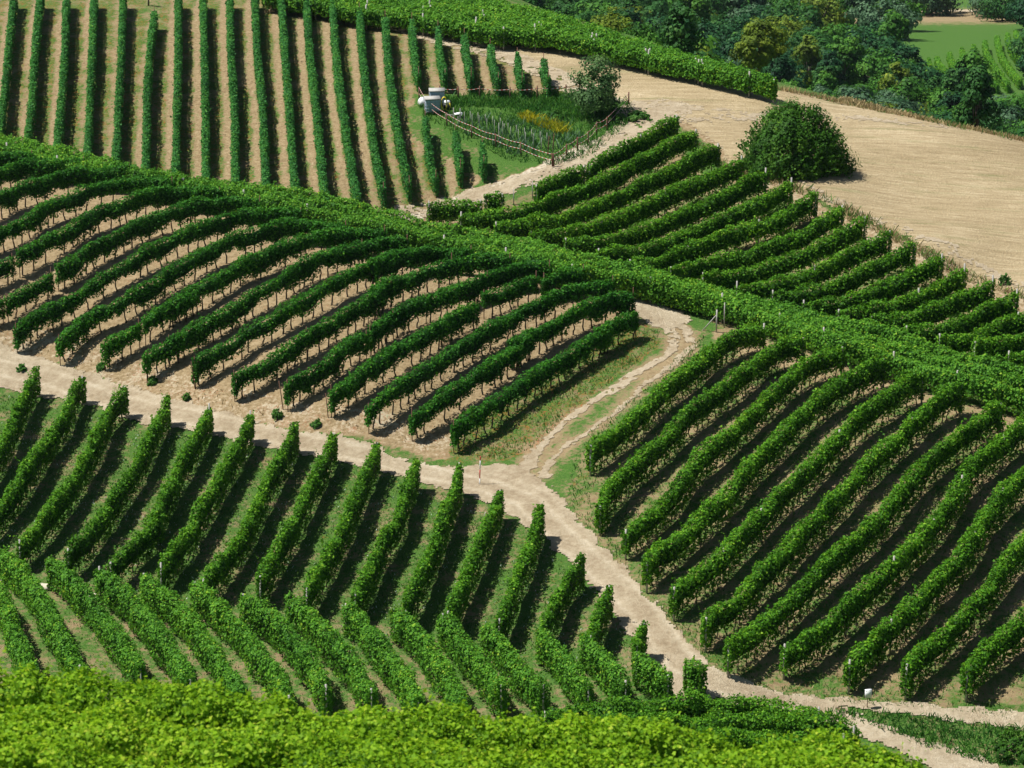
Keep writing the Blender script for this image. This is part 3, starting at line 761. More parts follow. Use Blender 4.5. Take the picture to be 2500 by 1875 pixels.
GG = 'pale sunlit vine rows at the foot of the valley'
F6 = F3
Gr = [F4((-60,330),(0,402),(60,562),(130,722),(160,802)), F4((-40,185),(0,202),(60,242),(150,332),(210,422),(280,562),(350,682),(400,780)), F4((252,242),(330,292),(400,372),(480,442),(560,562),(640,662),(710,780)),
      F4((512,292),(600,362),(680,432),(770,542),(850,642),(920,742),(970,850)), F4((742,322),(850,422),(950,492),(1030,592),(1110,702),(1200,832),(1240,930)),
      F4((1005,372),(1150,482)) + F5((0,402),(90,482),(180,612),(280,722),(320,830)), F5((92,332),(200,382),(280,452),(380,562),(460,672),(520,790)), F5((332,322),(400,372),(500,472),(580,562),(680,682),(755,820)),
      F5((622,372),(690,412),(760,512),(850,622),(940,742),(1000,870)), F5((872,402),(960,462),(1050,572),(1130,692),(1200,802),(1220,900)), F5((1122,432),(1200,502)) + F6((0,572),(100,692),(180,792),(250,880),(262,900)),
      F6((182,582),(260,652),(320,732),(400,822),(480,892)), F6((462,622),(540,682),(600,752),(680,862),(712,900)), F6((692,642),(760,712),(840,802),(905,880)), F6((962,742),(1050,792),(1125,850)),
      [(1675,1610),(1694,1604),(1715,1628)]]
for i, p in enumerate(Gr):
    lab = '%s pale vine row from the left at the foot of the valley' % ORD[i]
    if i == 0: lab = 'pale vine row cut by the left edge at the foot of the valley'
    if i == 15: lab = 'isolated leafy vine clump beside the lower dirt road'
    if i == 14: lab = 'pale vine row rightmost in the valley, between weathered posts'
    add('G', p, 1.95, 0, 0.6 if i < 6 else 0, lab, GG, (1, 1), 'ends' if i < 15 else None)

GH = 'dense dark vine rows above the photographed foreground'
GH = 'dense vine rows crossing at the lower centre'
for i, p in enumerate([[(1330,1742),(1420,1728),(1500,1722),(1673,1706),(1763,1706),(1885,1714),(2000,1735)], [(1300,1775),(1500,1755),(1700,1748),(1900,1752),(2030,1762),(2085,1785)], [(1450,1800),(1600,1795),(1900,1792),(2060,1800)]]):
    add('H', p, 1.8, 0, 0, ['rear one of the dense vine rows crossing below the road end', 'middle one of the dense vine rows crossing at the bottom', 'front one of the dense vine rows crossing at the bottom'][i], GH, (1, 1), 'ends')

# far vineyard above the path
ux2, uy2 = np.array([(700,-75),(1000,-40),(1240,2),(1400,47),(1600,107),(1700,138),(1810,167),(1880,192),(1925,210)]).T
lx2, ly2 = np.array([(700,-16),(824,6),(890,22),(983,26),(1060,42),(1166,62),(1240,72),(1385,86),(1600,136),(1760,166),(1925,208)]).T
GJ = 'parallel vine rows of the sloping vineyard beyond the path'
nJ = 10
for i in range(nJ):
    f = i / (nJ - 1.0); x1 = 1935 - 12 * abs(i - 2); xs = np.arange(690, x1, 60)
    ys = np.interp(xs, ux2, uy2) * (1 - f) + np.interp(xs, lx2, ly2) * f + 2
    if i == nJ - 1:
        add('J', [(x, y) for x, y in zip(xs, ys) if x < 1235], 1.8, 2, 0, 'nearest vine row of the far vineyard, trunks showing above the path', GJ, (0, 1), 'all', 'c'); continue
    add('J', list(zip(xs, ys)), 1.8, 2, 0, ('%s vine row from the back of the vineyard beyond the path' % ORD[i]), GJ, (0, 1), 'all' if i > 4 else None)

GK = 'curving vine rows on the small far hill at upper right'
Q3 = lambda *p: Z(1600, 0, K1, *p)
for i, p in enumerate([[(1560,372),(1575,400),(1605,425)], [(1640,350),(1650,392),(1680,425)], [(1690,335),(1705,378),(1750,425)], [(1765,312),(1785,370),(1850,440)], [(1840,290),(1865,380),(1930,455)], [(1910,268),(1925,345),(1980,430),(2040,490)],
                       [(1978,242),(1995,320),(2050,410),(2110,485)], [(2050,218),(2080,325),(2140,415),(2180,465)], [(2112,200),(2145,295),(2230,385)], [(2160,183),(2230,300),(2280,350)], [(2225,160),(2290,260),(2330,300)]]):
    add('K', Q3(*p), 1.9, 0, 3, '%s vine row from the left on the far hill at upper right' % ORD[i], GK, (1, 1), None)

for sty, pts, h, ea, eb, ends, posts, label, group, trunk in ROWS:
    Wp = hit(pts, h)[:, :2]
    ok = [0]
    for q in range(1, len(Wp)):
        if np.hypot(*(Wp[q] - Wp[ok[-1]])) > .3: ok.append(q)
    Wp = Wp[ok]
    if len(Wp) < 2: print('short row', label); continue
    seg = np.hypot(*np.diff(Wp, axis=0).T)
    if seg.max() > 16: print('JUMP', label, np.round(seg, 1))
    Wp = extend(Wp, ea, eb)
    vine_row(sty, Wp, label, group, ends, posts, trunk, 14 if sty in 'EJ' else 6)

# ------------------------------------------------------------------ ground
def axis(segs):
    out = []
    for a, b, s in segs: out += list(np.arange(a, b - 1e-6, s))
    return np.array(out + [segs[-1][1]])
gx = axis([(-900, -170, 40), (-170, -60, 5), (-60, 75, .3), (75, 130, 1.5), (130, 230, 5), (230, 1200, 40)])
gy = axis([(-300, 0, 30), (0, 132, 2), (132, 300, .33), (300, 340, 1), (340, 760, 3), (760, 1060, 10), (1060, 6000, 120)])
XX, YY = np.meshgrid(gx, gy)
def Tfar(x, y):
    xc = np.clip(x, GX0 + 2, GX1 - 2); yc = np.clip(y, GY0 + 2, GY1 - 2)
    return T(xc, yc) + .02 * (np.hypot(x - xc, y - yc)) * (np.sin(x * .004) + np.sin(y * .003 + 1)) * .6
ZZ = Tfar(XX, YY)
PXm, PYm = project(XX, YY, ZZ)
near = (XX > -60) & (XX < 75) & (YY > 132) & (YY < 300)
nzA = fbm(XX * .5, YY * .5, 1); nzB = fbm(XX * 1.6, YY * 1.6, 5)
qx = PXm + nzA * 9; qy = PYm + nzB * 5
green = np.full(XX.shape, .62); pale = np.zeros(XX.shape); red = np.full(XX.shape, .25)
def region(P): return inpoly(qx, qy, P)
RA = [(-300,-60),(700,-10),(900,30),(1100,85),(1400,160),(1440,220),(1400,235),(1010,232),(1000,330),(1180,440),(1080,500),(980,525),(900,520),(700,450),(400,425),(0,340),(-300,250)]
RB = [(-300,250),(0,335),(400,420),(700,455),(900,510),(1200,560),(1550,640),(1560,740),(1530,790),(1400,870),(1200,1000),(1110,1075),(1085,1129),(900,1068),(692,1048),(366,966),(122,881),(-300,830)]
RBank = [(1545,780),(1620,800),(1620,840),(1500,930),(1380,1020),(1320,1100),(1227,1129),(1085,1129),(1110,1075),(1250,960),(1400,870)]
RTrack = [(1545,720),(1700,740),(1750,800),(1700,900),(1560,1010),(1420,1120),(1370,1220),(1227,1129),(1320,1100),(1380,1020),(1500,930),(1620,840)]
RD = [(1720,770),(1900,790),(2100,900),(2300,970),(2600,1050),(2600,1720),(2210,1725),(1986,1713),(1742,1648),(1600,1509),(1451,1302),(1370,1220),(1420,1120),(1560,1010),(1700,900)]
RDtop = [(1700,800),(1760,800),(2100,900),(2300,970),(2600,1050),(2600,1110),(2380,1030),(2200,985),(2000,930),(1850,890),(1800,860)]
RC = [(1050,500),(1270,480),(1640,300),(1700,420),(1950,480),(2500,740),(2600,800),(2600,940),(2100,810),(1700,700),(1250,580)]
RCedge = [(1650,300),(1700,330),(1800,430),(2000,540),(2240,650),(2500,770),(2560,740),(2300,620),(2050,520),(1900,440),(1760,330),(1700,280)]
RF = [(-300,950),(102,966),(346,1039),(610,1088),(887,1145),(1044,1190),(1166,1220),(1288,1281),(1451,1436),(1573,1566),(1640,1700),(1640,1760),(-300,1760)]
RG = [(-300,1380),(100,1390),(350,1470),(600,1500),(900,1540),(1200,1600),(1500,1680),(1640,1700),(1640,1800),(-300,1800)]
RGar = [(1012,240),(1120,228),(1400,225),(1540,235),(1560,290),(1510,340),(1440,390),(1350,410),(1250,400),(1100,330),(1030,285)]
RDirt = [(700,-20),(900,70),(1150,140),(1300,190),(1440,220),(1560,240),(1570,290),(1500,350),(1400,400),(1300,440),(1170,500),(1000,540),(880,540),(1060,490),(1260,430),(1400,360),(1540,300),(1540,250),(1400,235),(1300,180),(1100,100),(830,40),(660,-10)]
TRK = [[(1288,1140),(1310,1100),(1370,1040),(1451,978),(1512,942),(1573,901),(1634,864),(1646,832),(1630,803),(1593,775),(1560,738)],[(1330,1160),(1350,1115),(1410,1070),(1512,1000),(1573,938),(1654,885),(1691,844),(1670,803),(1640,785)]]
RH = [(1640,1690),(2600,1740),(2600,2000),(1200,2000),(1200,1760)]
m = region(RA); green[m] = .50; pale[m] = .12; red[m] = .55
m = region(RB); green[m] = .20; pale[m] = .22; red[m] = .42
roadd = polydist(qx, qy, [(-300,830),(122,881),(366,966),(692,1048),(900,1068),(1085,1129)])
m &= roadd < 75; pale[m] = .42; green[m] = .25; red[m] = .5
m = region(RD); green[m] = .50; red[m] = .45
m = region(RDtop); green[m] = .35; pale[m] = .3; red[m] = .35
m = region(RC); green[m] = .50; red[m] = .1; pale[m] = .06
m = region(RCedge); green[m] = .28; pale[m] = .42; red[m] = .45
m = region(RF); green[m] = .60 + .12 * nzA[m]; red[m] = .40
m = region(RG); green[m] = .55; red[m] = .2; pale[m] = .04
m = region(RGar); green[m] = .95; red[m] = 0
m = region(RDirt); green[m] = .15; pale[m] = .6; red[m] = .15
m = region(RBank); green[m] = .60; red[m] = .62; pale[m] = 0
m = region(RTrack); green[m] = .64; red[m] = .12; pale[m] = .10
for _p in TRK:
    _w = hit(_p, 0.0)[:, :2]; _d = polydist(XX, YY, _w); green -= np.where(near, .30 * np.exp(-(_d / .75) ** 2), 0); pale += np.where(near, .18 * np.exp(-(_d / .9) ** 2), 0)
m = region(RH); green[m] = .6; pale[m] = .2
# tractor lanes and mown strips between the straight rows of the upper left vineyard
mA = region(RA) & near
rows = ALLROWS['A']
xa, ya = XX[mA], YY[mA]
if len(xa):
    # signed lateral distance to the nearest row, measured across the rows
    best = np.full(xa.shape, 99.); 
    for r in rows:
        o = np.argsort(r[:, 1]); rx = np.interp(ya, r[o, 1], r[o, 0]); 
        beyond = (ya < r[o[0], 1] - 3) | (ya > r[o[-1], 1] + 3)
        dx = np.where(beyond, 99, xa - rx); best = np.where(np.abs(dx) < np.abs(best), dx, best)
    rowk = .45 + .55 * (noise2(xa * .43 + 3, ya * 0, 77) > -.2); w1 = np.exp(-((best + .60) / .24) ** 2) * rowk; w2 = np.exp(-((np.abs(best) - .35) / .5) ** 2)
    inb = np.abs(best) < 1.7
    green[mA] = np.where(inb, .57 + .08 * nzA[mA] - .42 * w1, green[mA]); pale[mA] = np.where(inb, .38 * w1, .2)
    red[mA] = np.where(inb, .62 - .5 * w1, .3)
# cover under hedges of the green valley
far = YY > 300
green[far] = .9; pale[far] = 0; red[far] = 0
m = inpoly(PXm, PYm, [(1300,-20),(2600,-30),(2600,22),(2300,18),(2000,12),(1300,4)]) & (YY > 600); green[m] = .55
m = (YY > 640) & (YY < 1100); green[m] = .5 + .25 * np.sin(YY[m] * .07)
green[YY < 132] = .75
V = np.stack([XX, YY, ZZ], -1).reshape(-1, 3)
nyy, nxx = XX.shape
I = np.arange(nyy * nxx).reshape(nyy, nxx)
Fq = np.stack([I[:-1, :-1], I[:-1, 1:], I[1:, 1:], I[1:, :-1]], -1).reshape(-1, 4)
g = mesh_np('ground', V, Fq, M['earth'], None, {'green': ('POINT', green.ravel()), 'pale': ('POINT', pale.ravel()), 'red': ('POINT', red.ravel())}, smooth=True)
tag(g, kind='structure')

def sheet(name, test, bounds, cell, lift, material, warp=.35, rough=.03, lane=None, holes=.0):
    """a thin sheet that follows the terrain wherever test(x, y) holds, with ragged edges"""
    x = np.arange(bounds[0], bounds[1], cell); y = np.arange(bounds[2], bounds[3], cell)
    X, Y = np.meshgrid(x, y)
    cx = X[:-1, :-1] + cell / 2; cy = Y[:-1, :-1] + cell / 2
    wx = cx + warp * fbm(cx * .9, cy * .9, 21) + warp * .5 * noise2(cx * 4, cy * 4, 3); wy = cy + warp * fbm(cx * .9, cy * .9, 31) + warp * .5 * noise2(cx * 4, cy * 4, 8)
    k = test(wx, wy)
    if holes: k &= fbm(cx * 1.3, cy * 1.3, 61) + .6 * noise2(cx * 5, cy * 5, 62) > holes - 1
    if not k.any(): print('EMPTY SHEET', name); return None
    n = X.shape[1]; J = np.arange(X.size).reshape(X.shape)
    q = np.stack([J[:-1, :-1][k], J[:-1, 1:][k], J[1:, 1:][k], J[1:, :-1][k]], -1)
    u, inv = np.unique(q, return_inverse=True)
    vx, vy = X.ravel()[u], Y.ravel()[u]
    vz = T(vx, vy) + lift + rough * (fbm(vx * 1.7, vy * 1.7, 41) * .5 + .5)
    o = mesh_np(name, np.stack([vx, vy, vz], 1), inv.reshape(-1, 4), material, None, {'lane': ('POINT', lane(vx, vy) if lane else np.full(len(vx), .55))}, smooth=True)
    return tag(o, kind='structure')
def world(P): return hit(P, 0.0)[:, :2]
def widths(P, W):
    """test for being within a varying width of a polyline"""
    P = np.asarray(P); W = np.asarray(W, float)
    def f(x, y):
        r = np.zeros(x.shape, bool)
        for i in range(len(P) - 1):
            a, b = P[i], P[i + 1]; ab = b - a; L = ab @ ab + 1e-9
            t = np.clip(((x - a[0]) * ab[0] + (y - a[1]) * ab[1]) / L, 0, 1)
            d = np.hypot(x - a[0] - t * ab[0], y - a[1] - t * ab[1])
            r |= d < (W[i] * (1 - t) + W[i + 1] * t)
        return r
    return f
edge_hi = [(-120,815),(0,844),(122,881),(244,918),(366,960),(488,990),(590,1015),(692,1048),(900,1085),(1000,1125),(1085,1140),(1227,1132),(1290,1150),(1350,1190),(1380,1235),(1451,1310),(1524,1390),(1573,1452),(1620,1500),(1675,1560),(1742,1632),(1844,1675),(1986,1712)]
edge_lo = [(1966,1732),(1722,1712),(1638,1712),(1600,1650),(1573,1590),(1512,1510),(1451,1440),(1382,1360),(1288,1286),(1220,1240),(1140,1205),(1044,1182),(887,1142),(773,1118),(610,1085),(468,1050),(346,1034),(244,992),(102,968),(0,950),(-120,930)]
WR = world(edge_hi + edge_lo)
CL = world([(-120,875),(0,897),(122,925),(350,998),(600,1050),(770,1088),(900,1112),(1085,1165),(1200,1190),(1290,1225),(1360,1300),(1440,1370),(1520,1440),(1600,1530),(1660,1620),(1760,1672),(1986,1722)])
def lane_main(x, y):
    d = polydist(x + .12 * fbm(x * .6, y * .6, 9), y + .12 * fbm(x * .6, y * .6, 19), CL)
    return .35 + .5 * np.exp(-((d - .78) / .24) ** 2) + .25 * np.exp(-((d - 1.6) / .3) ** 2)
sheet('dirt_road', lambda x, y: inpoly(x, y, WR), (WR[:, 0].min() - 1, WR[:, 0].max() + 1, WR[:, 1].min() - 1, WR[:, 1].max() + 1), .12, .02, M['road'], .38, .05, lane_main)
R2 = [(1960,1716),(2100,1722),(2210,1732),(2350,1745),(2520,1765)]
W2 = world(R2)
sheet('dirt_road', widths(W2, [.55,.35,.5,.6,.7]), (W2[:, 0].min() - 1, W2[:, 0].max() + 1, W2[:, 1].min() - 2, W2[:, 1].max() + 2), .13, .028, M['road'], .3, .05)
W3 = world([(2020,1745),(2080,1770),(2180,1805),(2260,1840),(2380,1880)])
sheet('dirt_road', widths(W3, [.5,.8,.9,1.2,1.4]), (W3[:, 0].min() - 2, W3[:, 0].max() + 2, W3[:, 1].min() - 3, W3[:, 1].max() + 2), .13, .034, M['road'], .5, .05)
tracks = [([(1288,1140),(1310,1100),(1370,1040),(1451,978),(1512,942),(1573,901),(1634,864),(1646,832),(1630,803),(1593,775),(1560,738)], [.6,.28,.2,.32,.42,.34,.32,.34,.5,.9,.8]),
          ([(1330,1160),(1350,1115),(1410,1070),(1512,1000),(1573,938),(1654,885),(1691,844),(1670,803),(1640,785)], [.4,.2,.14,.14,.22,.24,.3,.35,.5])]
for P, W in tracks:
    Wt = world(P)
    sheet('wheel_track', widths(Wt, W), (Wt[:, 0].min() - 1.5, Wt[:, 0].max() + 1.5, Wt[:, 1].min() - 1.5, Wt[:, 1].max() + 1.5), .07, .018, M['road'], .30, .03, None, .45)
Wt = world([(1552,728),(1600,742),(1660,758),(1690,786),(1640,806),(1590,800),(1556,770)])
sheet('dirt_patch', lambda x, y: inpoly(x, y, Wt), (Wt[:, 0].min() - 1, Wt[:, 0].max() + 1, Wt[:, 1].min() - 1, Wt[:, 1].max() + 1), .13, .026, M['road'], .3, .03)
# path behind the crest, past the garden, and the upper path
for P, W in [([(860,530),(983,518),(1146,482),(1227,458),(1320,430),(1435,392),(1512,335),(1570,300),(1600,270)], [.5,.6,.8,.9,1.0,1.0,1.3,2.0,3.0]),
             ([(690,-14),(760,12),(881,45),(1003,78),(1166,116),(1268,150),(1380,200),(1450,235)], [.8,.9,1.0,1.1,1.4,1.3,1.6,1.4])]:
    Wp = world(P)
    sheet('dirt_path', widths(Wp, W), (Wp[:, 0].min() - 3, Wp[:, 0].max() + 3, Wp[:, 1].min() - 4, Wp[:, 1].max() + 4), .15, .02, M['road'], .5, .04, None, .55)
# the mown stubble field
fp = [(1190,108),(1385,122),(1600,178),(1760,203),(1935,228),(2050,252),(2200,283),(2350,312),(2520,352)]
fl = [(2600,770),(2500,735),(2300,622),(2100,530),(1950,470),(1900,440),(1800,410),(1740,340),(1680,300),(1560,262),(1450,215),(1300,165),(1180,125)]
WF = np.vstack([world(fp) , [[62, 236],[75, 215],[72, 190]], world(fl)])
sheet('stubble_field', lambda x, y: inpoly(x, y, WF), (WF[:, 0].min() - 1, WF[:, 0].max() + 1, WF[:, 1].min() - 1, WF[:, 1].max() + 1), .3, .012, M['field'], .5, .02)
for P, W in [([(1570,265),(1700,268),(1800,278),(1990,283),(2150,292),(2300,312),(2500,341)], [1.2,.9,.5,.7,.45,.35,.3]), ]:
    Wp = world(P)
    sheet('wheel_track', widths(Wp, W), (Wp[:, 0].min() - 3, Wp[:, 0].max() + 3, Wp[:, 1].min() - 4, Wp[:, 1].max() + 4), .2, .034, M['road'], .9, .02, None, .8)
for P, W in [([(1620,300),(1750,290),(1900,292)], [.5,.3,.2]), ([(1860,400),(2000,470),(2200,560),(2400,655),(2520,710)], [.25,.5,.4,.5,.4])]:
    Wp = world(P)
    sheet('wheel_track', widths(Wp, W), (Wp[:, 0].min() - 3, Wp[:, 0].max() + 3, Wp[:, 1].min() - 4, Wp[:, 1].max() + 4), .2, .045, M['road'], .8, .02, None, .95)
WFR = np.array([[-40, 712.], [60, 716], [140, 711], [220, 718]])
o = sheet('far_road', widths(WFR, [3, 3, 3, 3]), (-40, 200, 700, 730), .7, .2, M['road'], 0, 0)

# ------------------------------------------------------------------ trees and bushes
def crown_arrays(seed, H, R, nclump, per, leaf, shape='round', flat=1.0, hollow=.55, droop=0.0):
    rg = np.random.default_rng(seed)
    u = rg.normal(size=(nclump, 3)); u /= np.linalg.norm(u, axis=1)[:, None]
    rr = hollow + (1 - hollow) * rg.random(nclump) ** .6
    if shape == 'tall':
        c = u * rr[:, None] * [R * .8, R * .8, H * .5]
    elif shape == 'cone':
        c = u * rr[:, None] * [R, R, H * .5]; f = 1 - .65 * (c[:, 2] / H + .5); c[:, 0] *= f; c[:, 1] *= f
    else:
        c = u * rr[:, None] * [R, R, H * .5]; c[:, 2] = np.where(c[:, 2] < 0, c[:, 2] * .75, c[:, 2])
        ph = np.arctan2(c[:, 1], c[:, 0]); k = 1 + .22 * np.sin(ph * 2 + seed) + .12 * np.sin(ph * 5 + seed * 2); c[:, 0] *= k; c[:, 1] *= k
    sz = (R * .30) * (.6 + .8 * rg.random(nclump))
    ci = np.repeat(np.arange(nclump), per); n = len(ci)
    v = rg.normal(size=(n, 3)); v /= np.linalg.norm(v, axis=1)[:, None]
    r = (.55 + .5 * rg.random(n))
    P = c[ci] + v * r[:, None] * sz[ci][:, None] * [1, 1, .8] * flat
    P[:, 2] -= droop * rg.random(n) ** 2
    Nn = v + u[ci] * .6 + rg.normal(scale=.4, size=(n, 3)) + [0, 0, .3]
    V, Fq = leaves(P, Nn, leaf, rg, fold=.3)
    tone = .45 + rg.normal(scale=.16, size=nclump)
    return V, Fq, np.clip(tone[ci] + rg.normal(scale=.13, size=n), 0, 1), c

def trunk_paths(seed, h0, c, r0, nb=7, base=0.0):
    """tapered trunk from the ground to the crown centre with limbs reaching into clumps; the crown centre is at height h0"""
    rg = np.random.default_rng(seed + 5)
    z = np.linspace(-.3, h0, 7); P = np.stack([rg.normal(scale=.05, size=7).cumsum() * r0 * 3, rg.normal(scale=.05, size=7).cumsum() * r0 * 3, z], 1); P[:, :2] -= P[0, :2]
    out = [(P, np.linspace(r0, r0 * .4, 7))]
    for k in rg.choice(len(c), min(nb, len(c)), replace=False):
        s = P[rg.integers(2, 6)]; e = np.array([0, 0, h0]) + c[k] * .9; m = (s + e) / 2 + [0, 0, -.1 * r0 * 5] + rg.normal(scale=.05, size=3) * h0 * .1
        out.append((np.array([s, m, e]), [r0 * .45, r0 * .28, r0 * .08]))
    return out

class Proto: pass
def tree_proto(seed, H, R, stem, nclump, per, leaf, m, shape='round', r0=.18, **kw):
    """H crown height, stem = clear stem below the crown; origin at the foot"""
    p = Proto()
    V, Fq, tone, c = crown_arrays(seed, H, R, nclump, per, leaf, shape, **kw)
    h0 = stem + H * .5 * (.8 if shape == 'round' else 1)
    V = V + [0, 0, h0]
    o = mesh_np('crown', V, Fq, M[m], None, {'rnd': ('FACE', tone)}); p.crown = o.data; bpy.data.objects.remove(o)
    VT, FT = tubes(trunk_paths(seed, h0, c, r0), 6)
    o = mesh_np('trunk', VT, FT, M['treetrunk'], smooth=True); p.trunk = o.data; bpy.data.objects.remove(o)
    p.H = h0 + H * .5
    return p
def place_tree(p, name, loc, rz, sc, label, cat, group=None):
    r = empty(name, loc, rz); r.scale = (sc, sc, sc)
    for nm, me in (('crown', p.crown), ('trunk', p.trunk)):
        o = bpy.data.objects.new(nm, me); COL.objects.link(o); o.parent = r
    return tag(r, label, cat, group)
def gp(px, py): q = hit([(px, py)])[0]; return (q[0], q[1], float(T(q[0], q[1])))

# orchard tree beside the garden, and the big round bush on the field
p = tree_proto(12, 4.9, 2.05, .1, 62, 95, .17, 'leaf_cherry', 'round', .10, hollow=.3)
place_tree(p, 'orchard_tree', gp(1452, 281), .3, 1.0, 'broad leafy orchard tree at the corner of the fenced garden', 'tree')
def bush_obj(name, loc, rx, ry, h, n, leaf, m, label, cat='bush', seed=3, group=None, shoots=120):
    rg = np.random.default_rng(seed); root = empty(name, loc); tag(root, label, cat, group)
    nc = max(10, int(n / 130)); u = rg.normal(size=(nc, 3)); u[:, 2] = np.abs(u[:, 2]) ; u /= np.linalg.norm(u, axis=1)[:, None]
    k = 1 + .10 * np.sin(np.arctan2(u[:, 1], u[:, 0]) * 3 + seed)
    c = u * (.60 + .28 * rg.random(nc))[:, None] * [rx, ry, h] * k[:, None]; c[:, 2] += h * .04
    ci = rg.integers(0, nc, n); v = rg.normal(size=(n, 3)); v /= np.linalg.norm(v, axis=1)[:, None]
    sz = (.17 * (rx + ry) / 2) * (.6 + .7 * rg.random(nc))
    P = c[ci] + v * (.5 + .6 * rg.random(n))[:, None] * sz[ci][:, None]
    Nn = v + u[ci] + rg.normal(scale=.4, size=(n, 3)) + [0, 0, .3]
    tone = np.clip(.42 + rg.normal(scale=.17, size=nc)[ci] + rg.normal(scale=.12, size=n), 0, 1)
    # twiggy shoots standing out of the outline
    us = rg.normal(size=(shoots, 3)); us[:, 2] = np.abs(us[:, 2]) + .15; us /= np.linalg.norm(us, axis=1)[:, None]
    st = us * [rx, ry, h] * .88; ln = rg.uniform(.3, .8, shoots) * min(1, h / 3); dr = us + rg.normal(scale=.35, size=(shoots, 3)) + [0, 0, .5]; dr /= np.linalg.norm(dr, axis=1)[:, None]
    f = np.linspace(0, 1, 9)
    PS = (st[:, None] + dr[:, None] * ln[:, None, None] * f[None, :, None]).reshape(-1, 3) + rg.normal(scale=.03, size=(shoots * 9, 3))
    P = np.vstack([P, PS]); Nn = np.vstack([Nn, rg.normal(size=PS.shape) + [0, 0, .5]]); tone = np.concatenate([tone, np.full(len(PS), .5)])
    P[:, 2] = np.maximum(P[:, 2], -.1)
    V, Fq = leaves(P, Nn, leaf, rg, fold=.3)
    gz = T(V[:, 0] + loc[0], V[:, 1] + loc[1]) - loc[2]
    V[:, 2] += gz
    mesh_np('foliage', V, Fq, M[m], root, {'rnd': ('FACE', tone)})
    bp = []
    for k in range(9):
        a = rg.uniform(0, 6.28); e = c[rg.integers(0, nc)] * .95
        b = np.array([math.cos(a) * rx * .12, math.sin(a) * ry * .12, -.2]); bp.append((np.array([b, (b + e) / 2 + rg.normal(scale=.1, size=3), e]), [.05, .035, .012]))
    VT, FT = tubes(bp, 5); mesh_np('branches', VT, FT, M['treetrunk'], root, smooth=True)
    return root
q = gp(1950, 424)
bush_obj('bush', (q[0] - .3, q[1] + 1.2, float(T(q[0] - .3, q[1] + 1.2))), 4.5, 3.7, 5.0, 38000, .15, 'leaf_bush', 'large round dark green bush standing on the edge of the stubble field', seed=8, shoots=420)

# the wood in the valley
kinds = [('leaf_tree', 'mid green'), ('leaf_dark', 'dark green'), ('leaf_blue', 'grey green'), ('leaf_mid', 'fresh green'), ('leaf_yel', 'yellowish green'), ('leaf_red', 'brownish')]
protos = []
for i, (m, cname) in enumerate(kinds):
    protos.append([tree_proto(200 + i * 3, 7.4, 4.0, .8, 44, 70, .42, m, 'round', .2), tree_proto(201 + i * 3, 9.5, 2.9, .6, 40, 70, .42, m, 'tall', .18), tree_proto(202 + i * 3, 6.4, 4.4, .3, 50, 66, .40, m, 'round', .2, hollow=.4)])
wood = []
rw = np.random.default_rng(5)
y = 272.0; line = 0
KP = [(2175, 150), (2235, 262), (2520, 330), (2520, 30), (2400, 75)]
while y < 715:
    sp = .0165 * y; x = -25 + rw.uniform(0, sp)
    while x < .19 * y + 6:
        jx, jy = x + rw.uniform(-.25, .25) * sp, y + rw.uniform(-.3, .3) * sp
        z = float(T(jx, jy)); qx_, qy_ = project(jx, jy, z + 6)
        s = sp / 7.2 * rw.uniform(.72, 1.15)
        qtop = project(jx, jy, z + 9 * s)[1]
        ok = 1180 < qx_ < 2560 and qtop < 345 and qy_ > -60 and not bool(inpoly(np.array([project(jx, jy, z)[0]]), np.array([project(jx, jy, z)[1]]), KP)[0] and jy > 380)
        # open ground: a clearing around the far fields and the lane to the lone tree
        b0x, b0y = project(jx, jy, z)
        if 1925 < b0x < 2010 and 195 < b0y < 250 and y < 330: ok = False
        if jy > 555 and (1330 < qx_ < 1420 or 1930 < qx_ < 2420) and rw.random() < .82: ok = False
        if abs(qx_ - 1852) < 100 and jy < 330: ok = False
        if ok: wood.append((jx, jy, z, s, line, qx_))
        x += sp
    y += sp * 1.12; line += 1
# keep only those whose upper part can be seen past the ones in front
def hidden(t):
    jx, jy, z, s = t[:4]
    P = np.array([jx, jy, z + 8.0 * s]); n = 40
    f = np.linspace(.35, .985, 200); X = jx * f; Y = jy * f; Zr = HCAM + (P[2] - HCAM) * f
    return bool((Zr < T(X, Y) - .2).any())
wood = [t for t in wood if not hidden(t)]
print('wood trees', len(wood))
wood.sort(key=lambda t: t[1])
cnt = {}
bylines = {}
for t in wood: bylines.setdefault(t[4], []).append(t)
placed = 0; extra = []
for ln_i, ln in enumerate(sorted(bylines)):
    L_ = sorted(bylines[ln], key=lambda t: t[0])
    for k, t in enumerate(L_):
        jx, jy, z, s, _, qx_ = t
        nv = noise2(jx * .03 + 4, jy * .02, 55)
        r = rw.random()
        ki = 1 if nv > .25 else (2 if nv < -.35 else 0)
        if r < .22: ki = 3
        elif r < .30: ki = 4
        elif r < .305: ki = 5
        elif r < .55: ki = [0, 1, 0, 1][int(rw.integers(4))]
        if jy < 345 and qx_ < 1640: ki = [3, 4, 0][int(rw.integers(3))]
        pr = protos[ki][int(rw.choice([0, 0, 1, 2, 2]))]
        if placed < 290:
            place_tree(pr, 'broadleaf_tree', (jx, jy, z - .3), rw.uniform(0, 6.28), s, '%s tree, %s from the left in the %s line of the wood' % (kinds[ki][1], ORD[min(k, 75)], ORD[min(ln_i, 75)]), 'tree', 'trees of the wood in the valley')
            placed += 1
        else: extra.append((jx, jy, z, s, pr))
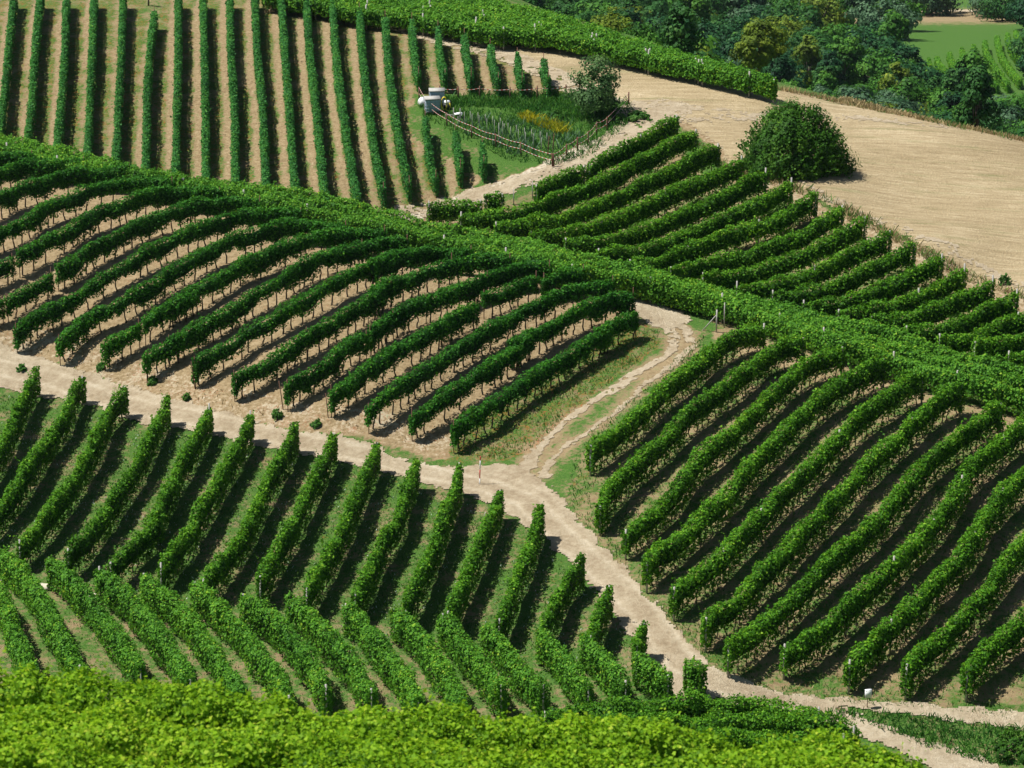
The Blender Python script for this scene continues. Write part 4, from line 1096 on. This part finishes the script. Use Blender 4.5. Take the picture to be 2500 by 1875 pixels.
if extra:
    VV, FF, TT, o_ = [], [], [], 0
    for jx, jy, z, s, pr in extra:
        n = len(pr.crown.vertices); a = np.empty(n * 3, np.float32); pr.crown.vertices.foreach_get('co', a); a = a.reshape(-1, 3)
        a = a.reshape(-1, 4, 3)[::2].reshape(-1, 3) * [s, s, s] + [jx, jy, z - .3]
        VV.append(a); FF.append(np.arange(len(a)).reshape(-1, 4) + o_); o_ += len(a); TT.append(np.full(len(a) // 4, rw.uniform(.2, .7)))
    o = mesh_np('distant_wood', np.concatenate(VV), np.concatenate(FF), M['leaf_tree'], None, {'rnd': ('FACE', np.concatenate(TT))}); tag(o, 'far edge of the dark green wood in the valley', 'wood', None, 'stuff')

# individually recognisable trees
def at_dist(px, py, yy):
    """foot of a tree seen at (px,py) standing at distance yy along the view"""
    d = raydir(px, py); s = yy / d[1]; return d[0] * s
xt = at_dist(1852, 180, 322); zt = float(T(xt, 322))
p = tree_proto(77, 5.0, 2.9, max(1.5, (HCAM - 322 * .2445) - zt - 2.0), 60, 120, .27, 'leaf_yel', 'round', .16, hollow=.45)
place_tree(p, 'round_tree', (xt, 322, zt), 1.0, 1.0, 'round yellowish green tree with a clear trunk below the vineyard slope', 'tree')
for i, (px_, topy, yy, m, shape, R_, lab) in enumerate([
    (1690, 45, 330, 3, 1, 0, 'upright fresh green tree behind the far vineyard'), (1640, 70, 326, 4, 0, 0, 'yellowish green bushy tree left of the upright one'), (1730, 70, 336, 3, 2, 0, 'bushy green tree right of the upright one behind the far vineyard'),
    (1780, 60, 345, 2, 0, 0, 'silvery grey green tree left of the round yellowish tree'), (2450, 210, 306, 0, 2, 0, 'low broad tree behind the right end of the field'),
    (2010, 195, 306, 0, 2, 0, 'low shrubby tree at the edge of the field, left one of two'), (2065, 200, 306, 4, 2, 0, 'low shrubby tree at the edge of the field, right one of two')]):
    xt = at_dist(px_, 250, yy); zt = float(T(xt, yy)); pr = protos[m][shape]
    d = raydir(px_, topy); ztop = HCAM + d[2] * yy / d[1]
    s = max(.35, min(1.5, (ztop - zt) / pr.H))
    place_tree(pr, 'broadleaf_tree', (xt, yy, zt - .2), i * 1.1, s, lab, 'tree')
xt = at_dist(2385, 250, 258); zt = float(T(xt, 258)); ztop = HCAM + raydir(2385, 162)[2] * 258 / raydir(2385, 162)[1]
p = tree_proto(91, 7.2, 2.1, max(.5, ztop - zt - 7.0), 60, 110, .24, 'leaf_tree', 'cone', .16, hollow=.4)
place_tree(p, 'broadleaf_tree', (xt, 258, zt), .4, 1.0, 'dark leafy tree rising in front of the far vineyard hill', 'tree')
# hedge line of low shrubs hiding the foot of the field's far edge
for i, (px_, yy, s, m) in enumerate([(2130, 300, .38, 0), (2190, 299, .36, 3), (2250, 297, .40, 0), (2310, 295, .42, 1), (2370, 294, .40, 3), (2430, 292, .42, 0), (2495, 290, .42, 1), (1960, 303, .30, 3)]):
    xt = at_dist(px_, 280, yy); place_tree(protos[m][2], 'shrub', (xt, yy, float(T(xt, yy)) - .6), i * .9, s, '%s low green shrub from the left beyond the field edge' % ORD[i], 'shrub', 'low shrubs beyond the stubble field')
# dead tree at the bare patch, upper left
q = gp(362, 14)
rg = np.random.default_rng(4); pth = [(np.array([[0, 0, -.2], [.05, 0, .6], [0, .1, 1.3], [.1, 0, 2.0]]), [.09, .07, .05, .02])]
for k in range(14):
    a = rg.uniform(0, 6.28); z0_ = rg.uniform(.4, 1.7); l = rg.uniform(.4, .9); pth.append((np.array([[0, 0, z0_], [math.cos(a) * l * .5, math.sin(a) * l * .5, z0_ + .25], [math.cos(a) * l, math.sin(a) * l, z0_ + rg.uniform(.1, .6)]]), [.03, .02, .008]))
V, Fc = tubes(pth, 5); r = empty('dead_tree', q); tag(r, 'small bare dead tree on the sandy patch at the top', 'tree'); mesh_np('branches', V, Fc, M['treetrunk'], r)

# ------------------------------------------------------------------ garden with tape fence, tanks and stakes
def tape_mat():
    m, n, b, out = mat('barrier_tape')
    at = N(n, 'ShaderNodeAttribute', attribute_name='rnd')
    n.links.new(mixc(n, math_(n, 'GREATER_THAN', at.outputs['Fac'], .5), (.72, .66, .62), (.50, .10, .08)), b.inputs['Base Color']); b.inputs['Roughness'].default_value = .5
    return m
M['tape'] = tape_mat()
G = lambda *p: Z(980, 180, K2, *p)
def stick_mesh(h, r, m, k=6, lean=(0, 0)):
    V, Fc = tubes([(np.array([[0, 0, -.2], [lean[0] * .5, lean[1] * .5, h * .5], [lean[0], lean[1], h]]), [r, r, r * .85])], k)
    o = mesh_np('stick', V, Fc, m); me = o.data; bpy.data.objects.remove(o); return me
fence_mesh = stick_mesh(1.05, .06, M['post_rust'])
def fence(bases, label, tapes=(.98, .52), closed=False):
    W_ = hit(G(*bases)); loc = np.array([W_[0][0], W_[0][1], float(T(W_[0][0], W_[0][1]))])
    r = empty('tape_fence', loc); tag(r, label, 'fence')
    pts = [np.array([a[0], a[1], float(T(a[0], a[1]))]) - loc for a in W_]
    for q in pts:
        o = bpy.data.objects.new('post', fence_mesh); COL.objects.link(o); o.parent = r; o.location = tuple(q); o.rotation_euler = (0, 0, random.random())
    for h in tapes:
        VV, FF, TT = [], [], []
        for a, b in zip(pts[:-1], pts[1:]):
            a = a + [0, 0, h]; b = b + [0, 0, h]; n = max(2, int(np.linalg.norm(b - a) / .18))
            for k in range(n):
                p0 = a + (b - a) * k / n; p1 = a + (b - a) * (k + 1) / n; sg = lambda f: -.10 * math.sin(math.pi * f)
                p0 = p0 + [0, 0, sg(k / n)]; p1 = p1 + [0, 0, sg((k + 1) / n)]
                side = np.cross(p1 - p0, [0, 0, 1.]); side /= np.linalg.norm(side) + 1e-9; side *= .006
                o_ = len(VV)
                VV += [p0 + side + [0, 0, -.022], p1 + side + [0, 0, -.022], p1 + side + [0, 0, .022], p0 + side + [0, 0, .022], p0 - side + [0, 0, -.022], p1 - side + [0, 0, -.022], p1 - side + [0, 0, .022], p0 - side + [0, 0, .022]]
                FF += [(o_, o_ + 1, o_ + 2, o_ + 3), (o_ + 5, o_ + 4, o_ + 7, o_ + 6), (o_ + 3, o_ + 2, o_ + 6, o_ + 7), (o_ + 1, o_, o_ + 4, o_ + 5)]; TT += [k % 2] * 4
        mesh_np('tape', np.array(VV), np.array(FF), M['tape'], r, {'rnd': ('FACE', TT)})
    return r
fence([(160,235),(235,345),(410,470),(632,580),(850,660),(1075,735),(1358,838)], 'red and white taped fence along the front of the garden')
fence([(1370,838),(1487,752),(1585,690),(1680,638),(1757,552),(1850,508),(2045,280)], 'taped fence along the right side of the garden')
fence([(345,222),(513,230),(705,225),(978,235),(1222,225),(1480,212),(1600,205)], 'post and wire fence along the back of the garden', tapes=(.85,))
stakes = [(510,385,500,0),(568,345,475,0),(620,340,440,0),(637,365,520,0),(690,350,440,0),(700,378,520,0),(755,365,450,0),(770,405,545,0),(822,385,470,0),(838,420,570,0),(890,400,490,0),(912,432,580,0),(925,450,520,0),(960,445,540,0),(982,480,590,0),
          (1035,465,560,0),(1053,505,630,0),(1108,490,590,0),(1117,530,660,0),(1172,505,600,0),(1187,540,690,0),(1250,525,640,0),(1260,580,700,0),(1310,535,640,0),(470,310,450,1),(530,315,460,1),(878,450,640,1),(1315,570,735,2),(1360,548,722,2)]
sm = {0: stick_mesh(1.0, .022, M['post_grey'], 5), 1: stick_mesh(1.0, .04, M['post_grey'], 5), 2: stick_mesh(1.0, .04, M['post_rust'], 5, (.12, 0))}
seen = {}
for i, (x, ty, by, kd) in enumerate(sorted(stakes)):
    q = gp(*G((x, by))[0]); h = (by - ty) * K2 / 29.5
    o = bpy.data.objects.new('garden_stake', sm[kd]); COL.objects.link(o); o.location = q; o.scale = (1, 1, h)
    tag(o, ('%s stake from the left in the fenced garden' % ORD[i]) + [', thin and pale', ', thick and grey', ', dark and leaning'][kd], 'stake', 'stakes standing in the fenced garden')
def water_tank(loc, rz, label, lid=True):
    r = empty('water_tank', loc, rz); tag(r, label, 'water tank')
    # bottle with rounded corners
    n = 5; sx, sy, sz, rr = .56, .46, .98, .09; ring = []
    for cx_, cy_, a0 in ((1, 1, 0), (-1, 1, 90), (-1, -1, 180), (1, -1, 270)):
        for k in range(n): a = RX(a0 + 90 * k / (n - 1)); ring.append((cx_ * (sx - rr) + rr * math.cos(a), cy_ * (sy - rr) + rr * math.sin(a)))
    ring = np.array(ring); Vb = []
    lv = [(.16, .93), (.22, 1), (.45, 1), (.50, .975), (.55, 1), (.80, 1), (.85, .975), (.90, 1), (1.08, 1), (1.14, .93)]
    for z, f in lv: Vb += [(x * f, y * f, z) for x, y in ring]
    nr = len(ring); Fb = np.array([(i * nr + j, i * nr + (j + 1) % nr, (i + 1) * nr + (j + 1) % nr, (i + 1) * nr + j) for i in range(len(lv) - 1) for j in range(nr)])
    mesh_np('bottle', np.array(Vb), [Fb, np.array([list(range((len(lv) - 1) * nr, len(lv) * nr))]), np.array([list(range(nr))[::-1]])], M['tank'], r)
    bars = []
    for z in (.2, .42, .66, .9, 1.12):
        c = [(-.6, -.5), (.6, -.5), (.6, .5), (-.6, .5), (-.6, -.5)]
        for a, b in zip(c[:-1], c[1:]): bars.append((np.array([[*a, z], [*b, z]]), [.014, .014]))
    for k in range(7):
        for s in (-.5, .5): bars.append((np.array([[-.6 + .2 * k, s, .14], [-.6 + .2 * k, s, 1.14]]), [.012, .012]))
    for k in range(1, 5):
        for s in (-.6, .6): bars.append((np.array([[s, -.5 + .2 * k, .14], [s, -.5 + .2 * k, 1.14]]), [.012, .012]))
    V, Fc = tubes(bars, 4); mesh_np('cage', V, Fc, M['grey_metal'], r)
    L_ = [((0, y, .115), (1.2, .1, .03), 0) for y in (-.42, -.14, .14, .42)] + [((x, 0, .05), (.1, .96, .10), 0) for x in (-.55, 0, .55)]
    V, Fc = boxes(L_); mesh_np('pallet', V, Fc, M['post_grey'], r)
    if lid: V, Fc = boxes([((0, 0, 1.185), (1.26, 1.06, .05), 0)]); mesh_np('lid', V, Fc, M['slab'], r)
    return r
q1 = gp(*G((278, 348))[0]); q2 = gp(*G((318, 296))[0])
water_tank(q1, .12, 'front one of two caged water tanks, with a slab on top')
water_tank((q2[0], q2[1] + .5, float(T(q2[0], q2[1] + .5)) + .02), .05, 'rear one of two caged water tanks at the garden corner')
# hose
q = gp(*G((385, 350))[0]); th = np.linspace(-1.2, 4.6, 30)
pth = [(np.stack([np.cos(th) * .22, th * 0 - .03 * k, .72 + np.sin(th) * .52 + .0 * k], 1) + [0, .1 * k, 0], np.full(30, .045)) for k in range(2)]
pth.append((np.array([[.05, 0, .3], [.35, -.1, .12], [.5, -.05, .5], [.42, 0, .8]]), [.045] * 4))
V, Fc = tubes(pth, 7); o = mesh_np('hose', V, Fc, M['hose'], smooth=True); o.location = q; tag(o, 'yellow ribbed hose hanging in a loop beside the water tanks', 'hose')
def lumpy(name, loc, size, m, label, cat, seed=0, k=10):
    rg = np.random.default_rng(seed); th = np.linspace(0, math.pi, k); ph = np.linspace(0, 2 * math.pi, k * 2, endpoint=False)
    TH, PH = np.meshgrid(th, ph, indexing='ij'); x = np.sin(TH) * np.cos(PH); y = np.sin(TH) * np.sin(PH); z = np.cos(TH)
    f = 1 + .22 * noise2(x * 2 + seed, y * 2 + z, seed) + .1 * noise2(x * 5, y * 5 + z * 4, seed + 1)
    V = np.stack([x * f * size[0], y * f * size[1], np.maximum(z * f, -.4) * size[2]], -1).reshape(-1, 3); J = np.arange(V.shape[0]).reshape(k, -1)
    Fq = np.stack([J[:-1], J[1:], np.roll(J[1:], -1, 1), np.roll(J[:-1], -1, 1)], -1).reshape(-1, 4)
    o = mesh_np(name, V, Fq, M[m]); o.location = loc; return tag(o, label, cat)
q = gp(*G((190, 300))[0]); lumpy('plastic_bag', (q[0], q[1] + .2, q[2] + .3), (.34, .3, .42), 'white', 'crumpled white bag leaning against the left of the tanks', 'bag', 2)
q = gp(*G((412, 318))[0]); V, Fc = boxes([((0, 0, .55), (.42, .4, .22), .2), ((0, 0, .67), (.36, .34, .03), .2)]); r = empty('white_crate', q); tag(r, 'small white crate beside the yellow hose', 'crate'); mesh_np('body', V, Fc, M['white'], r); V, Fc = boxes([((0, 0, .22), (.6, .5, .44), .1)]); o = mesh_np('stand', V, Fc, M['dark'], r)
q = gp(*G((512, 392))[0]); V, Fc = boxes([((0, 0, .28), (.62, .4, .05), .1), ((.1, .05, .33), (.45, .3, .05), .3), ((-.25, -.15, .12), (.05, .05, .28), 0), ((.25, -.15, .12), (.05, .05, .28), 0), ((-.25, .15, .12), (.05, .05, .28), 0), ((.25, .15, .12), (.05, .05, .28), 0)]); o = mesh_np('white_table', V, Fc, M['white']); o.location = q; tag(o, 'low white slab table in the grass right of the tanks', 'table')
q = gp(*G((430, 400))[0]); V, Fc = boxes([((0, 0, .25), (.75, .06, .10), .05), ((-.3, 0, .1), (.05, .05, .3), 0), ((.3, 0, .1), (.05, .05, .3), 0)]); o = mesh_np('grey_bench', V, Fc, M['post_grey']); o.location = q; tag(o, 'short grey plank bench beside the taped fence', 'bench')

# ------------------------------------------------------------------ poles, sign, props, rocks
def pole(px_, py_, h, r, m, name, label, lean=(0, 0)):
    me = stick_mesh(h, r, M[m], 6, lean); q = gp(px_, py_); o = bpy.data.objects.new(name, me); COL.objects.link(o); o.location = q; return tag(o, label, 'pole')
pole(477, 950, 1.95, .032, 'post_rust', 'rusty_pole', 'rusty leaning pole beside the fifth vine row at the road', (-.22, 0))
pole(692, 1000, 2.0, .032, 'post_rust', 'rusty_pole', 'bare rusty pole left of the two on the roadside bank', (-.25, 0))
pole(802, 1020, 1.7, .032, 'post_rust', 'rusty_pole', 'bare rusty pole right of the two on the roadside bank', (-.16, 0))
pole(1254, 500, 1.2, .04, 'post_grey', 'grey_pole', 'bare grey pole right of the round lone vine')
pole(1300, 486, 1.35, .04, 'post_grey', 'grey_pole', 'bare grey pole left of the short vine row below the track')
# striped marker pole
q = gp(1171, 1183); r = empty('marker_pole', q); tag(r, 'red and white striped marker pole at the road fork', 'pole')
for m, segs in (('white', [(-.2, .42), (1.35, 1.85)]), ('red', [(.42, .9), (1.62, 1.66)]), ):
    pass
V, Fc = tubes([(np.array([[0, 0, -.2], [0.01, 0, .42]]), [.036, .036]), (np.array([[.025, 0, 1.0], [.05, 0, 1.62]]), [.036, .036])], 8); mesh_np('white_band', V, Fc, M['white'], r)
V, Fc = tubes([(np.array([[0.01, 0, .42], [.025, 0, 1.0]]), [.036, .036]), (np.array([[.05, 0, 1.62], [.055, 0, 1.9]]), [.036, .034])], 8); mesh_np('red_band', V, Fc, M['red'], r)
# white box on a stake
q = gp(2117, 1729); r = empty('sign_box', q); tag(r, 'small white box on a thin stake at the roadside', 'box')
V, Fc = tubes([(np.array([[0, 0, -.2], [0, 0, .75]]), [.022, .022])], 6); mesh_np('stake', V, Fc, M['post_rust'], r)
V, Fc = boxes([((.03, 0, .86), (.34, .16, .42), .25), ((.03, 0, 1.08), (.37, .19, .03), .25)]); mesh_np('box', V, Fc, M['white'], r)
# braced end post in front of the crest rows
q = gp(1749, 811); r = empty('brace_post', q); tag(r, 'grey end post with a slanting prop beside the track bend', 'post')
V, Fc = boxes([((0, 0, .75), (.10, .10, 1.7), 0)]); mesh_np('post', V, Fc, M['post_grey'], r)
V, Fc = tubes([(np.array([[-.95, .35, -.05], [-.05, 0.02, 1.2]]), [.045, .04])], 6); mesh_np('prop', V, Fc, M['post_grey'], r)
pole(1768, 800, 1.8, .045, 'post_grey', 'grey_pole', 'second grey post just right of the propped end post')
for i, (a, b, s) in enumerate([(110, 1437, (.5, .35, .25)), (234, 1459, (.45, .3, .2)), (2, 1423, (.4, .3, .3))]):
    q = gp(a, b); lumpy('rock', (q[0], q[1], q[2] + .05), s, 'slab' if False else 'rock', ['pale boulder between the second and third valley rows', 'pale boulder beside the third pale valley row', 'pale boulder at the left edge of the valley'][i], 'rock', 10 + i)

# ------------------------------------------------------------------ near vines on the camera's own slope
def near_rows():
    STY['N'] = dict(mat='leaf_f', w=.7, z0=.35, z1=1.7, dens=2200, leaf=.085, rag=1.9, scal=.5, thin=.3, shoots=9, sh=.5, post='grey', trunk=None)
    for i, yy in enumerate([58.2, 55.6, 53.0, 50.4]):
        xm = [8.6, 8.0, 7.2, 7.0][i]
        xs = np.linspace(-13.5, xm, 8); vine_row('N', np.stack([xs, yy + .06 * (xs) * 0 + .25 * np.sin(xs * .3 + i)], 1),
            ['farthest', 'second', 'third', 'nearest'][i] + ' blurred bright green vine row of the foreground', 'blurred vine rows of the foreground', (0, 1), None)
near_rows()

# ------------------------------------------------------------------ grass and weeds
def blades(name, polys, dens, h, wd, m, seed, label, clump=.6, cat='grass', lying=.5, avoid=None):
    rg = np.random.default_rng(seed); allP = []
    for P, dfac in polys:
        Wp = world(P); x0, y0 = Wp.min(0); x1, y1 = Wp.max(0); n = int((x1 - x0) * (y1 - y0) * dens * dfac)
        x = rg.uniform(x0, x1, n); y = rg.uniform(y0, y1, n)
        k = inpoly(x, y, Wp) & (fbm(x * .7, y * .7, seed) * .5 + .5 > rg.random(n) * clump * 1.6 + (.12 if clump > .5 else 0))
        if avoid is not None: k &= ~avoid(x, y)
        allP.append(np.stack([x[k], y[k]], 1))
    P = np.concatenate(allP); n = len(P)
    z = T(P[:, 0], P[:, 1]); a = rg.uniform(0, 6.283, n); hh = h * rg.uniform(.45, 1.2, n); ww = wd * rg.uniform(.6, 1.3, n)
    dx, dy = np.cos(a), np.sin(a); lx_, ly_ = rg.normal(scale=lying, size=(2, n)) * hh
    v0 = np.stack([P[:, 0] - dx * ww, P[:, 1] - dy * ww, z - .02], 1); v1 = np.stack([P[:, 0] + dx * ww, P[:, 1] + dy * ww, z - .02], 1)
    v2 = np.stack([P[:, 0] + lx_ + dx * ww * .3, P[:, 1] + ly_ + dy * ww * .3, z + hh], 1); v3 = np.stack([P[:, 0] + lx_ - dx * ww * .3, P[:, 1] + ly_ - dy * ww * .3, z + hh * .9], 1)
    V = np.stack([v0, v1, v2, v3], 1).reshape(-1, 3)
    o = mesh_np(name, V, np.arange(4 * n).reshape(n, 4), M[m], None, {'rnd': ('FACE', np.clip(rg.normal(.45, .25, n), 0, 1))})
    print(name, n)
    return tag(o, label, cat, None, 'stuff')
onroad = lambda x, y: inpoly(x, y, WR)
rF = [(-30,960),(102,972),(346,1045),(610,1095),(887,1152),(1044,1198),(1166,1228),(1288,1300),(1451,1456),(1560,1580),(1600,1690),(1300,1620),(900,1560),(600,1510),(350,1480),(100,1400),(-30,1390)]
rG = [(-30,1390),(100,1400),(350,1480),(600,1510),(900,1560),(1300,1620),(1600,1700),(1600,1790),(-30,1790)]
rBank = [(1545,800),(1612,810),(1605,845),(1500,930),(1380,1015),(1310,1090),(1227,1122),(1110,1112),(1110,1080),(1250,965),(1400,875)]
rVerge = [(1400,1120),(1450,1050),(1560,960),(1680,850),(1720,820),(1720,860),(1600,980),(1450,1130),(1440,1220),(1500,1320),(1600,1450),(1700,1560),(1850,1650),(2100,1700),(2500,1725),(2500,1760),(1986,1712),(1844,1678),(1742,1636),(1675,1566),(1573,1462),(1451,1315),(1380,1240)]
rD = [(1700,830),(1900,870),(2100,940),(2300,990),(2540,1050),(2540,1700),(2210,1700),(1986,1690),(1742,1620),(1600,1480),(1451,1280),(1440,1130),(1560,1010)]
rGar = [(1020,250),(1120,232),(1400,228),(1535,240),(1550,285),(1500,335),(1440,385),(1350,405),(1250,395),(1100,328),(1030,285)]
rGarTop = [(1090,240),(1200,230),(1420,230),(1450,290),(1380,300),(1250,265),(1150,262),(1090,262)]
rBR = [(1960,1740),(2100,1735),(2350,1762),(2520,1785),(2520,1870),(2420,1870),(2260,1825),(2150,1780),(2050,1755)]
blades('grass', [(rF, 1.0)], 60, .13, .035, 'grass', 61, 'short green grass between the shadowed vine rows', .55, avoid=onroad)
blades('grass', [(rG, 1.0)], 35, .12, .03, 'grass', 62, 'thin grass between the pale vine rows of the valley', .9, avoid=onroad)
blades('grass', [(rBank, 1.3), (rVerge, .9), (rD, .35)], 60, .20, .035, 'grass', 63, 'green grass on the bank and beside the grassy track', .6, avoid=onroad)
blades('dry_grass', [(rBank, .8), (rD, .22), ([(-30,790),(300,880),(700,1000),(1100,1090),(1110,1110),(900,1060),(692,1035),(366,950),(122,870),(-30,830)], .6)], 40, .20, .03, 'grass_dry', 64, 'dry straw coloured grass on the bank above the dirt road', .85, avoid=onroad)
blades('tall_grass', [(rGar, .7), (rGarTop, 1.6), (rBR, 1.2)], 80, .36, .04, 'grass_lush', 65, 'tall lush grass in the fenced garden and beside the lower path', .5)
blades('garden_plants', [([(1110,300),(1200,285),(1400,300),(1440,350),(1330,390),(1250,380),(1130,325)], 1.0)], 26, .55, .07, 'leaf_blue', 66, 'leafy vegetable plants among the garden stakes', .6, 'plants')
blades('yellow_flowers', [(G((1060,378),(1150,385),(1300,430),(1490,495),(1520,545),(1400,545),(1250,480),(1090,425)), 1.0)], 190, .5, .045, 'yellow_flower', 67, 'band of yellow flowering plants in the garden', .2, 'flowers')
blades('white_flowers', [(rF, 1.0)], 11, .10, .035, 'white_flower', 68, 'tiny white wildflowers scattered in the valley grass', .95, 'flowers', avoid=onroad)
blades('dry_weeds', [([(1660,330),(1790,440),(1900,455),(2000,500),(2120,560),(2250,630),(2400,700),(2510,750),(2510,730),(2400,680),(2250,605),(2120,530),(2000,475),(1900,440),(1800,420),(1700,345)], 1.0)], 110, .40, .035, 'grass_dry', 69, 'dry weeds along the edge of the stubble field', .7, 'weeds')
blades('weeds', [([(1660,330),(1790,440),(1900,455),(2000,500),(2120,560),(2250,630),(2400,700),(2510,750),(2510,730),(2400,680),(2250,605),(2120,530),(2000,475),(1900,440),(1800,420),(1700,345)], 1.0), ([(2230,290),(2350,318),(2510,356),(2510,345),(2350,308),(2240,284)], .5)], 60, .5, .04, 'grass', 70, 'green weeds along the edge of the stubble field', .95, 'weeds')
blades('straw', [([(1500,200),(1700,215),(2000,250),(2200,290),(2510,360),(2510,740),(2250,620),(2000,490),(1800,420),(1700,330),(1560,270)], 1.0)], 16, .07, .02, 'grass_dry', 71, 'cut straw stubble lying on the tan field', .5, 'straw', 1.5)
blades('field_edge_grass', [([(1650,175),(1800,200),(1935,222),(2050,246),(2200,277),(2350,306),(2510,345),(2510,352),(2200,284),(1935,229),(1650,185)], 1.0)], 60, .35, .04, 'grass_dry', 72, 'tall dry grass along the far edge of the field', .4, 'grass')
for i, (a, b, rx_, h_) in enumerate([(52, 905, .35, .4), (245, 900, .3, .3), (372, 935, .35, .4), (455, 975, .3, .35), (675, 1020, .4, .5), (770, 1040, .35, .4), (1560, 292, 1.3, .5), (2452, 695, .5, .7), (1335, 290, 1.6, .35), (1500, 298, 1.2, .6), (2490, 1840, 1.6, 1.0), (2420, 760, .4, .5)]):
    q = gp(a, b); bush_obj('weed_clump', q, rx_, rx_, h_, int(600 + 1500 * rx_), .12, 'grass' if i not in (10,) else 'leaf_bush', ['dry weed tuft near the left edge of the road bank', 'weed tuft below the second vine row at the road', 'weed tuft beside the third vine row at the road', 'weed tuft beside the leaning rusty pole', 'yellow flowered weed tuft at the foot of the left bare pole',
        'weed tuft at the foot of the right bare pole', 'low green brush right of the orchard tree', 'green weed clump near the right edge of the field', 'low green growth on the garden bank', 'shaded brush at the foot of the orchard tree', 'dark shrub in the lower right corner', 'small weed clump beside the last vine row of the slope'][i], 'weeds' if i != 10 else 'shrub', 30 + i, None, 20)

# ------------------------------------------------------------------ summer haze over the whole valley
def haze_box(x0, x1, y0, y1, z0, z1, dens):
    V = np.array([[x, y, z] for z in (z0, z1) for y in (y0, y1) for x in (x0, x1)], float)
    Fq = np.array([(0, 2, 3, 1), (4, 5, 7, 6), (0, 1, 5, 4), (2, 6, 7, 3), (0, 4, 6, 2), (1, 3, 7, 5)])
    m = bpy.data.materials.new('haze_air'); m.use_nodes = True; n = m.node_tree; n.nodes.clear()
    out = n.nodes.new('ShaderNodeOutputMaterial'); v = n.nodes.new('ShaderNodeVolumePrincipled')
    v.inputs['Color'].default_value = (.72, .85, 1.0, 1); v.inputs['Density'].default_value = dens; v.inputs['Anisotropy'].default_value = .2
    n.links.new(v.outputs[0], out.inputs['Volume'])
    o = mesh_np('haze', V, Fq, m); tag(o, None, None, None, 'stuff')
haze_box(-1000, 1300, -400, 6100, -180, 90, .000025)
